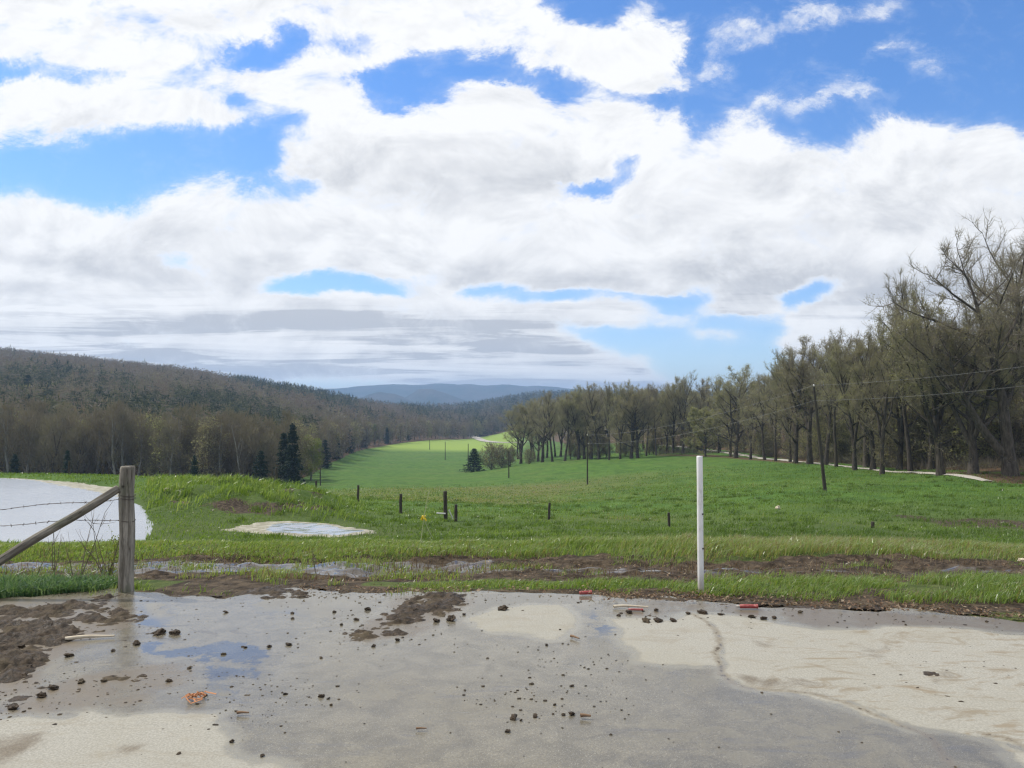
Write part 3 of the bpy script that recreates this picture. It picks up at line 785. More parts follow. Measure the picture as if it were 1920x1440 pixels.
def mountain(prof, D, depth, label, seed, base=-40):
    """prof: (u, v) of the skyline; a rounded ridge of real depth around distance D"""
    pu = [p[0] for p in prof]; pv = [p[1] for p in prof]
    us_ = np.linspace(pu[0], pu[-1], 150); ks = np.linspace(-1, 1, 41)
    K, UU = np.meshgrid(ks, us_, indexing='ij')
    Y = D + K * depth
    X = (UU - 960) / F * D * (1 + 0.12 * K)
    top = 1.6 + (765.5 - np.interp(UU, pu, pv)) / F * D
    sh = np.cos(K * math.pi / 2) ** 1.2
    Z = base + (top - base) * sh + (fbm(X / 190, Y / 190, seed, 5) - .5) * 42 * sh * np.clip((top + 20) / 140, 0.1, 1)
    return tag(put('mountain', mesh_np('mountain', np.stack([X, Y, Z], -1).reshape(-1, 3), [grid_faces(41, 150)], [mt_mat], None, True)), label, 'mountain', kind='structure')


mountain([(200, 760), (480, 745), (600, 738), (640, 735), (700, 731), (735, 728), (780, 729), (815, 727), (870, 727), (910, 728), (935, 728), (985, 730), (1050, 735), (1200, 738), (1500, 745), (1900, 760)], 4300, 900, 'long pale blue mountain ridge closing the valley', 91)
mountain([(640, 770), (665, 757), (690, 746), (712, 741), (740, 744), (760, 752), (790, 768)], 2900, 300, 'dark blue rounded hill in front of the mountain ridge', 95)
mountain([(735, 770), (760, 752), (785, 738), (810, 737), (845, 748), (880, 760), (905, 772)], 3250, 300, 'second rounded blue hill right of the darker one', 97)

haze_mat, t, out = material("thin_valley_haze")
pv_ = t.new('ShaderNodeVolumePrincipled')
pv_.inputs['Color'].default_value = (0.42, 0.64, 1.0, 1)
pv_.inputs['Density'].default_value = 0.00023
pv_.inputs['Anisotropy'].default_value = 0.2
t.link(pv_.outputs[0], out.inputs['Volume'])
x0, x1, y0, y1, z0, z1 = -20000, 20000, -70, 5750, -62, 142
hv = [(x, y, z) for x in (x0, x1) for y in (y0, y1) for z in (z0, z1)]
hf = np.array([(0, 1, 3, 2), (4, 6, 7, 5), (0, 4, 5, 1), (2, 3, 7, 6), (0, 2, 6, 4), (1, 5, 7, 3)])
tag(put('haze', mesh_np('haze', np.array(hv), [hf], [haze_mat])), 'thin blue haze filling the valley air', 'haze', kind='stuff')

# ------------------------------------------------------------------ tree materials
def bark_mat(name, a, b, sc=6.0):
    m, t, out = material(name)
    P = t.new('ShaderNodeTexCoord').outputs['Object']
    n = t.noise(t.scalev(P, 1, 1, 0.25), sc, 5, 0.7)
    rnd = t.new('ShaderNodeObjectInfo').outputs['Random']
    c = t.mix(t.step(n, 0.3, 0.7), a, b)
    c = t.mix(t.m('MULTIPLY', rnd, 0.35), c, tuple(0.6 * q for q in a))
    principled(t, out, c, 0.95, t.bump(n, 0.8, 0.05), 0.1)
    return m


def leaf_mat(name, cols, trans=0.35, tint_attr=None, rough=0.7):
    m, t, out = material(name)
    rnd = t.new('ShaderNodeObjectInfo').outputs['Random'] if not tint_attr else t.attr(tint_attr)
    P = t.pos()
    n = t.noise(P, 0.9, 3, 0.6)
    c = t.ramp(t.m('ADD', t.m('MULTIPLY', rnd, 0.75), t.m('MULTIPLY', n, 0.25)), [(k / (len(cols) - 1), q) for k, q in enumerate(cols)])
    p = principled(t, None, c, rough, None, 0.2)
    tr = t.new('ShaderNodeBsdfTranslucent'); t.put(tr.inputs['Color'], t.mix(1.0, c, (1.25, 1.3, 0.7), 'MULTIPLY'))
    mx = t.new('ShaderNodeMixShader'); mx.inputs[0].default_value = trans
    t.link(p.outputs[0], mx.inputs[1]); t.link(tr.outputs[0], mx.inputs[2]); t.link(mx.outputs[0], out.inputs['Surface'])
    return m


M_bark = bark_mat("grey_brown_bark", (0.040, 0.033, 0.026), (0.125, 0.108, 0.088))
M_pale = bark_mat("pale_birch_bark", (0.16, 0.15, 0.13), (0.34, 0.32, 0.29))
M_twig = bark_mat("bare_twig_stem", (0.110, 0.088, 0.066), (0.215, 0.178, 0.138), 2.0)
M_ctwig = leaf_mat("bare_crown_twig", [(0.185, 0.160, 0.138), (0.240, 0.212, 0.184), (0.215, 0.195, 0.158), (0.270, 0.245, 0.212)], 0.4)
M_bud = leaf_mat("young_olive_leaf", [(0.225, 0.200, 0.155), (0.250, 0.230, 0.168), (0.245, 0.242, 0.145), (0.300, 0.285, 0.200)], 0.55)
M_haze_twig = leaf_mat("grey_brown_twig_haze", [(0.120, 0.098, 0.082), (0.165, 0.138, 0.114), (0.145, 0.126, 0.096), (0.185, 0.162, 0.134)], 0.3)
M_lime = leaf_mat("fresh_lime_leaf", [(0.16, 0.19, 0.045), (0.20, 0.235, 0.06), (0.18, 0.22, 0.08)])
M_needle = leaf_mat("dark_conifer_needles", [(0.012, 0.026, 0.014), (0.018, 0.036, 0.017), (0.026, 0.046, 0.020)], 0.1)


# ------------------------------------------------------------------ tree geometry
def tube(pts, rad, sides, acc):
    pts = np.asarray(pts, float); n = len(pts)
    tg = np.gradient(pts, axis=0); tg /= np.linalg.norm(tg, axis=1)[:, None] + 1e-9
    ref = np.array([0.31, 0.95, 0.05]) if abs(tg[0][2]) > .7 else np.array([0.05, 0.1, 1.0])
    a = np.cross(tg, ref); a /= np.linalg.norm(a, axis=1)[:, None] + 1e-9
    b = np.cross(tg, a)
    an = np.arange(sides) * 2 * math.pi / sides
    ring = a[:, None, :] * np.cos(an)[None, :, None] + b[:, None, :] * np.sin(an)[None, :, None]
    V = (pts[:, None, :] + ring * np.asarray(rad)[:, None, None]).reshape(-1, 3)
    i = np.arange(n - 1)[:, None] * sides; j = np.arange(sides)[None, :]; j2 = (j + 1) % sides
    f = np.stack([i + j, i + j2, i + sides + j2, i + sides + j], -1).reshape(-1, 4)
    off = sum(len(v) for v in acc[0])
    acc[0].append(V); acc[1].append(f + off)


def path(rng, p0, d0, L, n, curl, wob, out=None):
    pts = [np.array(p0, float)]; d = np.array(d0, float); d /= np.linalg.norm(d)
    for _ in range(n):
        d = d + np.array([0, 0, curl]) / n + rng.normal(0, wob, 3) / math.sqrt(n)
        d /= np.linalg.norm(d)
        pts.append(pts[-1] + d * L / n)
    return np.array(pts)


def slivers(p, d, L, w, rng):
    """thin two-triangle twigs: base points p, unit dirs d, lengths L, widths w -> verts, quads"""
    n = len(p)
    s = np.cross(d, rng.normal(0, 1, (n, 3))); s /= np.linalg.norm(s, axis=1)[:, None] + 1e-9
    bend = rng.normal(0, .16, (n, 3)) * L[:, None]
    mid = p + d * (L * .5)[:, None] + bend * .5
    tip = p + d * L[:, None] + bend
    V = np.stack([p - s * w[:, None], p + s * w[:, None], mid + s * (w * .7)[:, None], mid - s * (w * .7)[:, None], tip], 1).reshape(-1, 3)
    k = np.arange(n)[:, None] * 5
    return V, k + np.array([[0, 1, 2, 3]]), k + np.array([[3, 2, 4]])


def leaf_quads(p, size, rng):
    n = len(p)
    a = rng.normal(0, 1, (n, 3)); a /= np.linalg.norm(a, axis=1)[:, None]
    b = np.cross(a, rng.normal(0, 1, (n, 3))); b /= np.linalg.norm(b, axis=1)[:, None] + 1e-9
    a = a * size[:, None]; b = b * size[:, None] * .6
    V = np.stack([p - a, p - b * .9 + a * .1, p + a, p + b * .9 + a * .1], 1).reshape(-1, 3)
    return V, np.arange(n)[:, None] * 4 + np.array([[0, 1, 2, 3]])


def unit(v): return v / (np.linalg.norm(v, axis=-1)[..., None] + 1e-9)


def broadleaf(seed, H=20.0, base=0.28, spread=0.30, limbs=13, elev=0.75, r0=0.36, fork=None, twigs=12, leaves=14000, leaf=(.04, .09), leafbias=(0., 1.), droop=0.0, bark=M_bark, leafm=M_bud, sub=(6, 5), tw=0.012, lower=0):
    """one hand-grown broadleaf: returns (trunk mesh, crown mesh)"""
    rng = np.random.default_rng(seed)
    big = ([], []); small = ([], [])
    stems = []
    tp = path(rng, (0, 0, -0.5), (rng.normal(0, .04), rng.normal(0, .04), 1), H * .84 + .5, 10, .15, .10)
    tr = r0 * (1 - np.linspace(0, 1, 11)) ** .8 + .035; tr[0] *= 1.45; tr[1] *= 1.08
    tube(tp, tr, 9, big); stems.append((tp, tr, base))
    for (fh, fa, fe, fl) in (fork or []):
        k = fh * 10; i = int(k); p0 = tp[i] + (tp[i + 1] - tp[i]) * (k - i)
        fp = path(rng, p0, (math.cos(fa) * math.cos(fe), math.sin(fa) * math.cos(fe), math.sin(fe)), H * fl, 9, 1.1, .16)
        fr = np.interp(fh, np.linspace(0, 1, 11), tr) * .72 * (1 - np.linspace(0, 1, 10)) ** .8 + .03
        tube(fp, fr, 8, big); stems.append((fp, fr, .3))
    l3p, l3d = [], []
    def along(p, tt):
        k = tt * (len(p) - 1); i = min(int(k), len(p) - 2)
        return p[i] + (p[i + 1] - p[i]) * (k - i), unit(p[i + 1] - p[i])
    az = rng.uniform(0, 6.28)
    for si, (sp_, sr, sb) in enumerate(stems):
        nl = limbs if si == 0 else max(5, int(limbs * .6))
        for q in range(nl):
            tt = sb + (1 - sb) * ((q + rng.uniform(0, .7)) / nl) ** .9
            p0, dd = along(sp_, min(tt, .99)); az += 2.4 + rng.normal(0, .35)
            e = elev * rng.uniform(.55, 1.25) + .45 * (tt - .5)
            d0 = np.array([math.cos(az) * math.cos(e), math.sin(az) * math.cos(e), math.sin(e)])
            rel = (tt - sb) / (1 - sb)
            L = H * spread * (0.55 + .75 * math.sin(math.pi * min(1, .22 + .78 * rel) ** .9)) * rng.uniform(.75, 1.2) * (1 if si == 0 else .8)
            lp = path(rng, p0, d0, L, 6, .5 - droop, .22)
            r_ = min(np.interp(tt, np.linspace(0, 1, len(sr)), sr) * .6, .05 + L * .018)
            tube(lp, r_ * (1 - np.linspace(0, 1, 7)) ** .7 + .014, 6, big)
            for q2 in range(sub[0]):
                t2 = .22 + .78 * (q2 + rng.uniform(0, .9)) / sub[0]
                p1, d1 = along(lp, min(t2, .99))
                d2 = unit(d1 * .8 + rng.normal(0, .62, 3) + np.array([0, 0, .25 - droop * .6]))
                L2 = L * .46 * rng.uniform(.6, 1.2) * (1.15 - .5 * t2)
                bp = path(rng, p1, d2, L2, 4, .35 - droop, .3)
                tube(bp, (.012 + L2 * .011) * (1 - np.linspace(0, 1, 5)) ** .7 + .008, 4, small)
                for q3 in range(sub[1]):
                    t3 = .2 + .8 * (q3 + rng.uniform(0, .9)) / sub[1]
                    p2, d3 = along(bp, min(t3, .99))
                    d4 = unit(d3 * .8 + rng.normal(0, .6, 3) + np.array([0, 0, .2 - droop * .5]))
                    cp = path(rng, p2, d4, L2 * .55 * rng.uniform(.6, 1.25), 3, .3 - droop, .3)
                    tube(cp, np.linspace(.018, .008, 4) * (H / 20), 3, small)
                    l3p.append(cp)
    lower_pts = []
    for q in range(lower):      # epicormic shoots low on the trunk
        p0, dd = along(tp, rng.uniform(.06, base + .1)); a_ = rng.uniform(0, 6.28)
        cp = path(rng, p0, (math.cos(a_), math.sin(a_), rng.uniform(-.1, .8)), H * .10 * rng.uniform(.5, 1.3), 3, .3, .3)
        tube(cp, np.linspace(.022, .009, 4), 3, small); l3p.append(cp)
    l3 = np.array(l3p); n3 = len(l3)
    idx = np.repeat(np.arange(n3), twigs); tt = rng.uniform(0, 1, len(idx)) * 2.999; ii = tt.astype(int); ff = (tt - ii)[:, None]
    bp = l3[idx, ii] * (1 - ff) + l3[idx, ii + 1] * ff
    bd = unit(unit(l3[idx, ii + 1] - l3[idx, ii]) * .7 + rng.normal(0, .6, (len(idx), 3)) + np.array([0, 0, .3 - droop * .4]))
    TL = rng.uniform(.25, .95, len(idx)) * (H / 20)
    V1, q1, t1 = slivers(bp, bd, TL, np.full(len(idx), tw) * rng.uniform(.7, 1.3, len(idx)), rng)
    # young leaves gather in clumps at the twig ends, thick in some boughs and missing in others
    bough = rng.uniform(0, 1, n3) ** 1.3 * smooth(leafbias[0] - .25, leafbias[0] + .1, 1 - l3[:, 0, 2] / (H * 1.02)) + 1e-4
    pick = rng.choice(len(idx), leaves, p=(bough[idx] / bough[idx].sum()))
    lp = bp[pick] + bd[pick] * (TL[pick] * rng.uniform(.2, 1.15, leaves))[:, None] + rng.normal(0, .10, (leaves, 3))
    V2, q2 = leaf_quads(lp, rng.uniform(leaf[0], leaf[1], leaves), rng)
    Vs = np.concatenate(small[0]); fs = np.concatenate(small[1])
    o1 = len(Vs); o2 = o1 + len(V1)
    quads = [fs, q1 + o1, q2 + o2]
    crown = mesh_np('crown', np.concatenate([Vs, V1, V2]), [np.concatenate(quads), t1 + o1], [M_ctwig, leafm],
                    np.concatenate([np.zeros(len(fs) + len(q1)), np.ones(len(q2)), np.zeros(len(t1))]))
    trunk = mesh_np('trunk', np.concatenate(big[0]), [np.concatenate(big[1])], [bark], None, True)
    return trunk, crown


def hazy_tree(seed, H=13.0, width=0.30, base=.12, n=1500, leafm=M_haze_twig, bark=M_bark, sl=(.5, 1.3), w=.035, leaves=0, lm=None, ls=(.10, .22), up=.75, lobes=9):
    """a tree seen from 150 m or more: trunk with a few limbs and a crown of many twig slivers in lobes"""
    rng = np.random.default_rng(seed)
    big = ([], [])
    tp = path(rng, (0, 0, -.5), (rng.normal(0, .05), rng.normal(0, .05), 1), H * .9, 7, .1, .12)
    tube(tp, .017 * H * (1 - np.linspace(0, 1, 8)) ** .9 + .02, 6, big)
    c = []
    for q in range(lobes):
        hh = base + (1 - base) * (q + .5) / lobes
        rr = H * width * (math.sin(math.pi * (.12 + .83 * hh)) ** .8) * rng.uniform(.25, .85); a_ = q * 2.4 + rng.uniform(0, 1)
        ctr = np.array([math.cos(a_) * rr, math.sin(a_) * rr, H * (.06 + .88 * hh)])
        c.append((ctr, H * width * rng.uniform(.30, .55)))
        k = int(np.clip(hh * .7 * 7, 1, 6))
        tube(np.array([tp[k], (tp[k] + ctr) / 2 + rng.normal(0, .2, 3), ctr]), [.06, .04, .015], 4, big)
    ctr = np.array([q[0] for q in c]); rad = np.array([q[1] for q in c])
    k = rng.integers(0, lobes, n)
    dv = unit(rng.normal(0, 1, (n, 3))) * rng.uniform(0, 1, n)[:, None] ** .45
    p = ctr[k] + dv * rad[k][:, None] * np.array([1, 1, 1.35])
    p[:, 2] = np.clip(p[:, 2], .3, H)
    d = unit(dv * .8 + np.array([0, 0, up]) + rng.normal(0, .25, (n, 3)))
    V1, q1, t1 = slivers(p, d, rng.uniform(sl[0], sl[1], n), np.full(n, w) * rng.uniform(.6, 1.4, n), rng)
    Vs, Q, mi = [V1], [q1], [np.zeros(len(q1))]
    if leaves:
        k = rng.integers(0, lobes, leaves)
        dv = unit(rng.normal(0, 1, (leaves, 3))) * rng.uniform(0, 1, leaves)[:, None] ** .4
        p = ctr[k] + dv * rad[k][:, None] * 1.1
        V2, q2 = leaf_quads(p, rng.uniform(ls[0], ls[1], leaves), rng)
        Vs.append(V2); Q.append(q2 + len(V1)); mi.append(np.ones(len(q2)))
    crown = mesh_np('crown', np.concatenate(Vs), [np.concatenate(Q), t1], [leafm, lm or leafm], np.concatenate(mi + [np.zeros(len(t1))]))
    trunk = mesh_np('trunk', np.concatenate(big[0]), [np.concatenate(big[1])], [bark], None, True)
    return trunk, crown


def conifer_arrays(seed, H=12.0, r=.2, whorls=19, per=10, cards=20):
    rng = np.random.default_rng(seed)
    P_, D_, L_ = [], [], []
    for q in range(whorls):
        h = H * (.07 + .92 * (q + rng.uniform(-.35, .35)) / whorls); R_ = H * r * (1 - q / whorls) ** .8 * rng.uniform(.8, 1.15) + .12
        for j in range(per):
            if rng.uniform() < .1: continue
            a = 6.283 * j / per + q * .7 + rng.normal(0, .15); Lb = R_ * rng.uniform(.45, 1.25)
            s = rng.uniform(.1, 1, cards) ** .7
            base = np.stack([np.cos(a) * Lb * s, np.sin(a) * Lb * s, h - Lb * .30 * s + Lb * .12 * s ** 2], 1) + rng.normal(0, .16, (cards, 3))
            P_.append(base); D_.append(unit(np.array([math.cos(a) * .7, math.sin(a) * .7, -.25]) + rng.normal(0, .5, (cards, 3)))); L_.append(rng.uniform(.25, .6, cards) * (R_ * .35 + .45))
    P_ = np.concatenate(P_); D_ = np.concatenate(D_); L_ = np.concatenate(L_)
    return slivers(P_, D_, L_, np.full(len(P_), .10) * (.7 + .6 * rng.uniform(0, 1, len(P_))), rng)


def conifer(seed, H=12.0, r=.2, **kw):
    V1, q1, t1 = conifer_arrays(seed, H, r, **kw)
    crown = mesh_np('crown', V1, [q1, t1], [M_needle])
    big = ([], []); tube(np.array([(0, 0, -.5), (0, 0, H * .5), (0, 0, H * .97)]), [.014 * H, .009 * H, .02], 6, big)
    return mesh_np('trunk', big[0][0], [big[1][0]], [M_bark], None, True), crown


def plant_tree(name, meshes, u, D, scale, rotz, label, group=None, cat='tree', sx=1.0, lean=0.0, x=None, sink=0.0):
    if x is None: x = (u - 960) / F * D
    z = float(zfun(np.array([x]), np.array([D]))[0]) - sink
    o = bpy.data.objects.new(name, None); COL.objects.link(o)
    o.location = (x, D, z); o.rotation_euler = (0, lean, rotz); o.scale = (scale * sx, scale * sx, scale)
    o.empty_display_size = .3
    tag(o, label, cat, group)
    put('trunk', meshes[0], o); put('crown', meshes[1], o)
    return o


def true_h(me):
    c = np.empty(len(me.vertices) * 3, np.float32); me.vertices.foreach_get('co', c)
    return float(np.percentile(c[2::3], 99.9))


def top_scale(u, D, vtop, H):
    """height that carries the tree top to the height seen against the sky"""
    x = (u - 960) / F * D
    z0 = float(zfun(np.array([x]), np.array([D]))[0])
    return (EYE + ray(u, vtop)[1] * D - z0) / H


rnd = random.Random(7)
# ------------------------------------------------------------------ the tall row along the road (right)
BIG = [
    broadleaf(101, limbs=12, base=.30, spread=.27, fork=[(.30, 1.2, 1.15, .55)], leaves=7500, leafbias=(.2, 1), elev=.8, lower=10),
    broadleaf(102, limbs=14, base=.24, spread=.24, fork=[(.24, 4.2, 1.2, .6)], leaves=15000, leafbias=(.1, 1), elev=.85, lower=14, r0=.30),
    broadleaf(103, limbs=15, base=.34, spread=.21, leaves=3500, leafbias=(.35, 1), elev=.95, r0=.26, lower=12),
    broadleaf(104, limbs=13, base=.20, spread=.30, fork=[(.22, 2.6, .9, .55), (.3, 5.4, 1.1, .45)], leaves=19000, leafbias=(.0, 1), elev=.65, lower=16, r0=.34),
    broadleaf(105, limbs=15, base=.40, spread=.19, leaves=1500, leafbias=(.4, 1), elev=1.0, r0=.24, lower=6),
]
# the great bare maples at the right hand edge
MAPLE = broadleaf(121, H=24, limbs=13, base=.28, spread=.33, fork=[(.22, .5, 1.0, .6), (.25, 3.4, 1.1, .62)], leaves=9000, leafbias=(.45, 1), elev=.62, r0=.60, sub=(7, 6), twigs=11, lower=14)
LEANER = broadleaf(122, H=21, limbs=12, base=.34, spread=.30, fork=[(.11, 3.0, .62, .52), (.34, .4, 1.0, .5)], leaves=8000, leafbias=(.40, 1), elev=.6, r0=.52, sub=(7, 6), lower=12)
ROUND = broadleaf(131, H=9, limbs=15, base=.10, spread=.40, leaves=24000, leaf=(.05, .10), elev=.5, r0=.16, twigs=8, lower=0)
row = [  # u, D, v of the top, prototype, label
    (1822, 72, 548, MAPLE, 'massive dark trunked maple by the road with spreading half bare crown'),
    (1893, 70, 425, LEANER, 'tallest bare maple at the wood end with a low limb leaning out left'),
    (1762, 74.5, 540, BIG[3], 'broad leafing maple with thick dark trunk left of the massive maple'),
    (1945, 78, 400, MAPLE, 'tall bare maple cut by the right edge of the photo'),
    (1706, 86, 503, BIG[4], 'tall slim tree whose bare top stands above its neighbours'),
    (1652, 84, 580, BIG[1], 'leafing tree just left of the slim tree with the tall bare top'),
]
for k, (u, D, vt, pr, lab) in enumerate(row):
    plant_tree('maple_tree' if pr in (MAPLE, LEANER) else 'roadside_tree', pr, u, D, top_scale(u, D, vt, true_h(pr[1])), {0: 2.2, 1: 0.0, 2: 1.1, 3: 4.0}.get(k, 2.0 * k), lab, 'tall trees along the gravel road', sx=.8 if k >= 4 else 1.0)
gl = 'tall spring tree with thin trunk and olive buds in the road row'
mids = [(1604, 96, 628), (1575, 104, 622), (1548, 108, 640), (1515, 116, 612), (1497, 121, 628), (1478, 128, 655), (1450, 134, 682), (1428, 141, 700), (1402, 150, 705), (1385, 158, 690), (1362, 166, 694), (1340, 178, 700), (1310, 186, 692),
        (1288, 190, 696), (1268, 195, 702), (1248, 192, 706), (1232, 187, 704), (1216, 190, 708), (1198, 184, 706), (1180, 188, 712), (1164, 186, 716), (1147, 191, 712), (1130, 196, 722), (1112, 200, 726), (1096, 204, 726), (1078, 206, 732), (1058, 208, 728), (1040, 210, 734), (1020, 216, 738), (1003, 224, 746), (985, 232, 748), (968, 236, 756),
        (1640, 95, 612), (1622, 100, 628), (1680, 92, 600), (1735, 86, 590), (1785, 90, 585), (1850, 92, 560), (1715, 99, 600), (1925, 95, 520), (2010, 80, 430)]
for k, (u, D, vt) in enumerate(mids):
    u += rnd.uniform(-9, 9); D *= rnd.uniform(.985, 1.03); vt += rnd.uniform(-7, 20)
    pr = BIG[(k * 3 + 1) % 5]
    plant_tree('roadside_tree', pr, u, D, top_scale(u, D, vt, true_h(pr[1])), rnd.uniform(0, 6.28), gl, 'spring trees of the road row', sx=rnd.uniform(.75, 1.3), lean=rnd.uniform(-.05, .05))
# second and third ranks behind the row
backs = []
for k in range(46):
    u = 1235 + 760 * (k + rnd.random()) / 46
    D0 = np.interp(u, [1180, 1240, 1340, 1500, 1700, 1850, 2000], [225, 225, 212, 140, 108, 92, 88])
    backs.append((u, D0 + rnd.uniform(5, 45)))
for k, (u, D) in enumerate(backs):
    vt = np.interp(u, [1200, 1300, 1400, 1500, 1600, 1700, 1800, 1900, 2000], [714, 712, 712, 675, 660, 625, 620, 580, 550]) + rnd.uniform(-6, 26)
    pr = BIG[(k * 2 + k // 5) % 5]
    plant_tree('wood_tree', pr, u, D, top_scale(u, D, vt, true_h(pr[1])), rnd.uniform(0, 6.28), 'half hidden tree standing deeper in the wood behind the road row', 'trees deeper in the roadside wood', sx=rnd.uniform(.9, 1.15))
for k in range(24):
    u = 962 + 285 * (k + rnd.random()) / 24; D = float(np.interp(u, [960, 1060, 1250], [262, 236, 212])) + rnd.uniform(0, 26)
    vt = float(np.interp(u, [960, 1050, 1150, 1250], [752, 736, 718, 710])) + rnd.uniform(0, 16); pr = BIG[[2, 4, 1, 2, 0][k % 5]]
    plant_tree('wood_tree', pr, u, D, top_scale(u, D, vt, true_h(pr[1])), rnd.uniform(0, 6.28), 'half hidden tree standing behind the far left end of the road row', 'trees behind the left end of the road row', sx=rnd.uniform(1.0, 1.35))
plant_tree('round_tree', ROUND, 1322, 172, top_scale(1322, 172, 772, 8.6), 1.0, 'low rounded olive tree in front of the darker road row', None)

# ------------------------------------------------------------------ the wood beyond the pond and across the valley
def D_of(u, v, lo, hi):
    Ds = np.exp(np.linspace(math.log(lo), math.log(hi), 600)); x = (u - 960) / F * Ds
    vv = 760 - (zfun(x, Ds, False) - EYE) / Ds * F
    return float(Ds[np.argmin(np.abs(vv - v))])


HZ = [hazy_tree(201, 13, .24, n=1500, bark=M_pale), hazy_tree(202, 12, .30, n=2200), hazy_tree(203, 14, .20, n=1200, up=1.2, bark=M_pale, base=.3), hazy_tree(204, 12.5, .26, n=1900, leafm=M_haze_twig, leaves=1500, lm=M_bud),
      hazy_tree(205, 13.5, .18, n=1500, up=1.4, bark=M_pale), hazy_tree(206, 12, .28, n=1500, leaves=3000, lm=M_bud)]
LIME = [hazy_tree(211, 11, .28, n=900, leaves=5200, lm=M_lime, ls=(.09, .18), bark=M_pale), hazy_tree(212, 12, .20, n=900, leaves=4200, lm=M_lime, ls=(.09, .18))]
CON = [conifer(221, 12, .17), conifer(222, 12, .23), conifer(223, 12, .14, whorls=18)]
rnd = random.Random(21)
for k in range(104):
    u = -60 + 640 * (k + rnd.random()) / 104
    D = float(edge_left(u)) + (1 if k % 2 else 14) + rnd.uniform(-3, 8)
    plant_tree('bare_tree', HZ[[0, 1, 2, 3, 4, 0, 2, 5, 1, 2][rnd.randrange(10)]], u, D, rnd.uniform(.74, 1.08), rnd.uniform(0, 6.28), 'grey brown leafless tree at the front of the wood beyond the pond', 'bare trees at the wood edge beyond the pond', sx=rnd.uniform(.9, 1.3), sink=.3)
for k in range(46):
    u = 590 + 370 * ((k + rnd.random()) / 46) ** .85
    D = float(edge_left(u)) + rnd.uniform(0, 26)
    plant_tree('bare_tree', HZ[rnd.randrange(6)], u, D, rnd.uniform(.8, 1.15), rnd.uniform(0, 6.28), 'leafless tree in the wood edge along the far side of the pasture', 'bare trees along the far pasture edge', sx=rnd.uniform(1.0, 1.4))
for (u, vt, vb, D, sx, lab) in [
        (549, 790, 892, 138, 1.0, 'tall dark spruce with pointed tip at the wood corner left of the pasture'), (533, 808, 892, 140, 1.2, 'dark conifer just left of the tall corner spruce'),
        (366, 852, 905, 128, 1.1, 'small dark cedar standing in front of the bare wood behind the grassy bank'), (490, 842, 900, 135, 1.3, 'squat dark conifer in the bare wood between the cedar and the corner spruce'),
        (128, 842, 905, 138, 1.1, 'dark conifer at the wood foot behind the pond'), (30, 850, 905, 140, 1.5, 'low dark conifer at the left end of the wood behind the pond'),
        (316, 738, 796, 0, 1.0, 'pointed dark spruce standing clear on the hillside above the bare wood'), (301, 754, 797, 0, 1.0, 'shorter spruce left of the pointed hillside spruce'), (356, 766, 800, 0, 1.0, 'small slim spruce right of the pointed hillside spruce'),
        (52, 700, 766, 0, 1.2, 'large dark pine high on the hillside at far left'), (92, 712, 772, 0, 1.3, 'broad dark pine lower right of the large hillside pine'), (28, 722, 775, 0, 1.2, 'dark pine lowest of the three at the left of the hill'),
        (209, 728, 772, 0, 1.0, 'slim dark spruce, left one of a close pair on the hillside'), (229, 732, 776, 0, 1.0, 'slim dark spruce, right one of a close pair on the hillside'), (180, 742, 786, 0, 1.6, 'wide dark conifer on the hillside left of the close pair'),
        (682, 795, 846, 400, 1.0, 'tall dark conifer at the pasture edge before the valley wood'), (655, 802, 858, 330, 1.1, 'dark conifer left of the tall one at the pasture edge'), (632, 812, 872, 280, 1.3, 'broad dark conifer at the pasture edge beside the pale green tree'),
        (726, 800, 842, 445, 1.1, 'dark conifer at the pasture edge half way to the far road'), (610, 822, 885, 232, 1.2, 'dark conifer just right of the pale green corner tree'), (765, 805, 838, 490, 1.3, 'dark conifer nearest the far road end of the wood')]:
    if not D: D = D_of(u, vb, 180, 700)
    plant_tree('conifer', CON[int(u) % 3], u, D, top_scale(u, D, vt, 12), rnd.uniform(0, 6), lab, None, sx=sx)
for (u, vt, D, p, lab) in [(584, 812, 172, 0, 'pale lime green tree at the wood corner by the pasture'), (524, 806, 160, 1, 'pale green tree left of the corner spruce'), (702, 795, 430, 1, 'pale green tree behind the far pasture edge'), (600, 830, 230, 1, 'small lime tree behind the pale corner tree')]:
    plant_tree('lime_green_tree', LIME[p], u, D, top_scale(u, D, vt, 11.5), rnd.uniform(0, 6), lab, None, sx=1.1)
# shrubs in the pasture and birches at the start of the road row
BUSH = [hazy_tree(231, 5, .42, base=.05, n=1300, leaves=500, lm=M_bud, sl=(.3, .8), w=.03, lobes=8), hazy_tree(232, 5, .34, base=.05, n=1300, sl=(.3, .8), w=.03, lobes=8)]
plant_tree('cedar_bush', CON[1], 889, 222, top_scale(889, 222, 839, 12), 1.0, 'dark rounded cedar bush standing alone in the pasture', None, 'bush', sx=2.2)
for (u, D, vt, lab) in [(920, 222, 834, 'leafless shrub right of the dark cedar bush in the pasture'), (940, 220, 836, 'wide leafless shrub in the middle of the pasture thicket'), (957, 219, 838, 'leafless shrub at the right end of the pasture thicket'), (992, 214, 843, 'small round shrub under the first birches of the road row')]:
    plant_tree('shrub', BUSH[int(u) % 2], u, D, top_scale(u, D, vt, 5), rnd.uniform(0, 6), lab, None, 'shrub', sx=1.2)

# hillside forest: everything deeper than the wood's front, one mass that nobody could count
M_far = leaf_mat("mixed_hill_forest", [(0.150, 0.102, 0.088), (0.160, 0.124, 0.104), (0.128, 0.108, 0.092), (0.190, 0.164, 0.136), (0.150, 0.138, 0.092), (0.205, 0.202, 0.112), (0.014, 0.027, 0.020), (0.012, 0.023, 0.017)], 0.3, 'tint')
fr = np.random.default_rng(5)


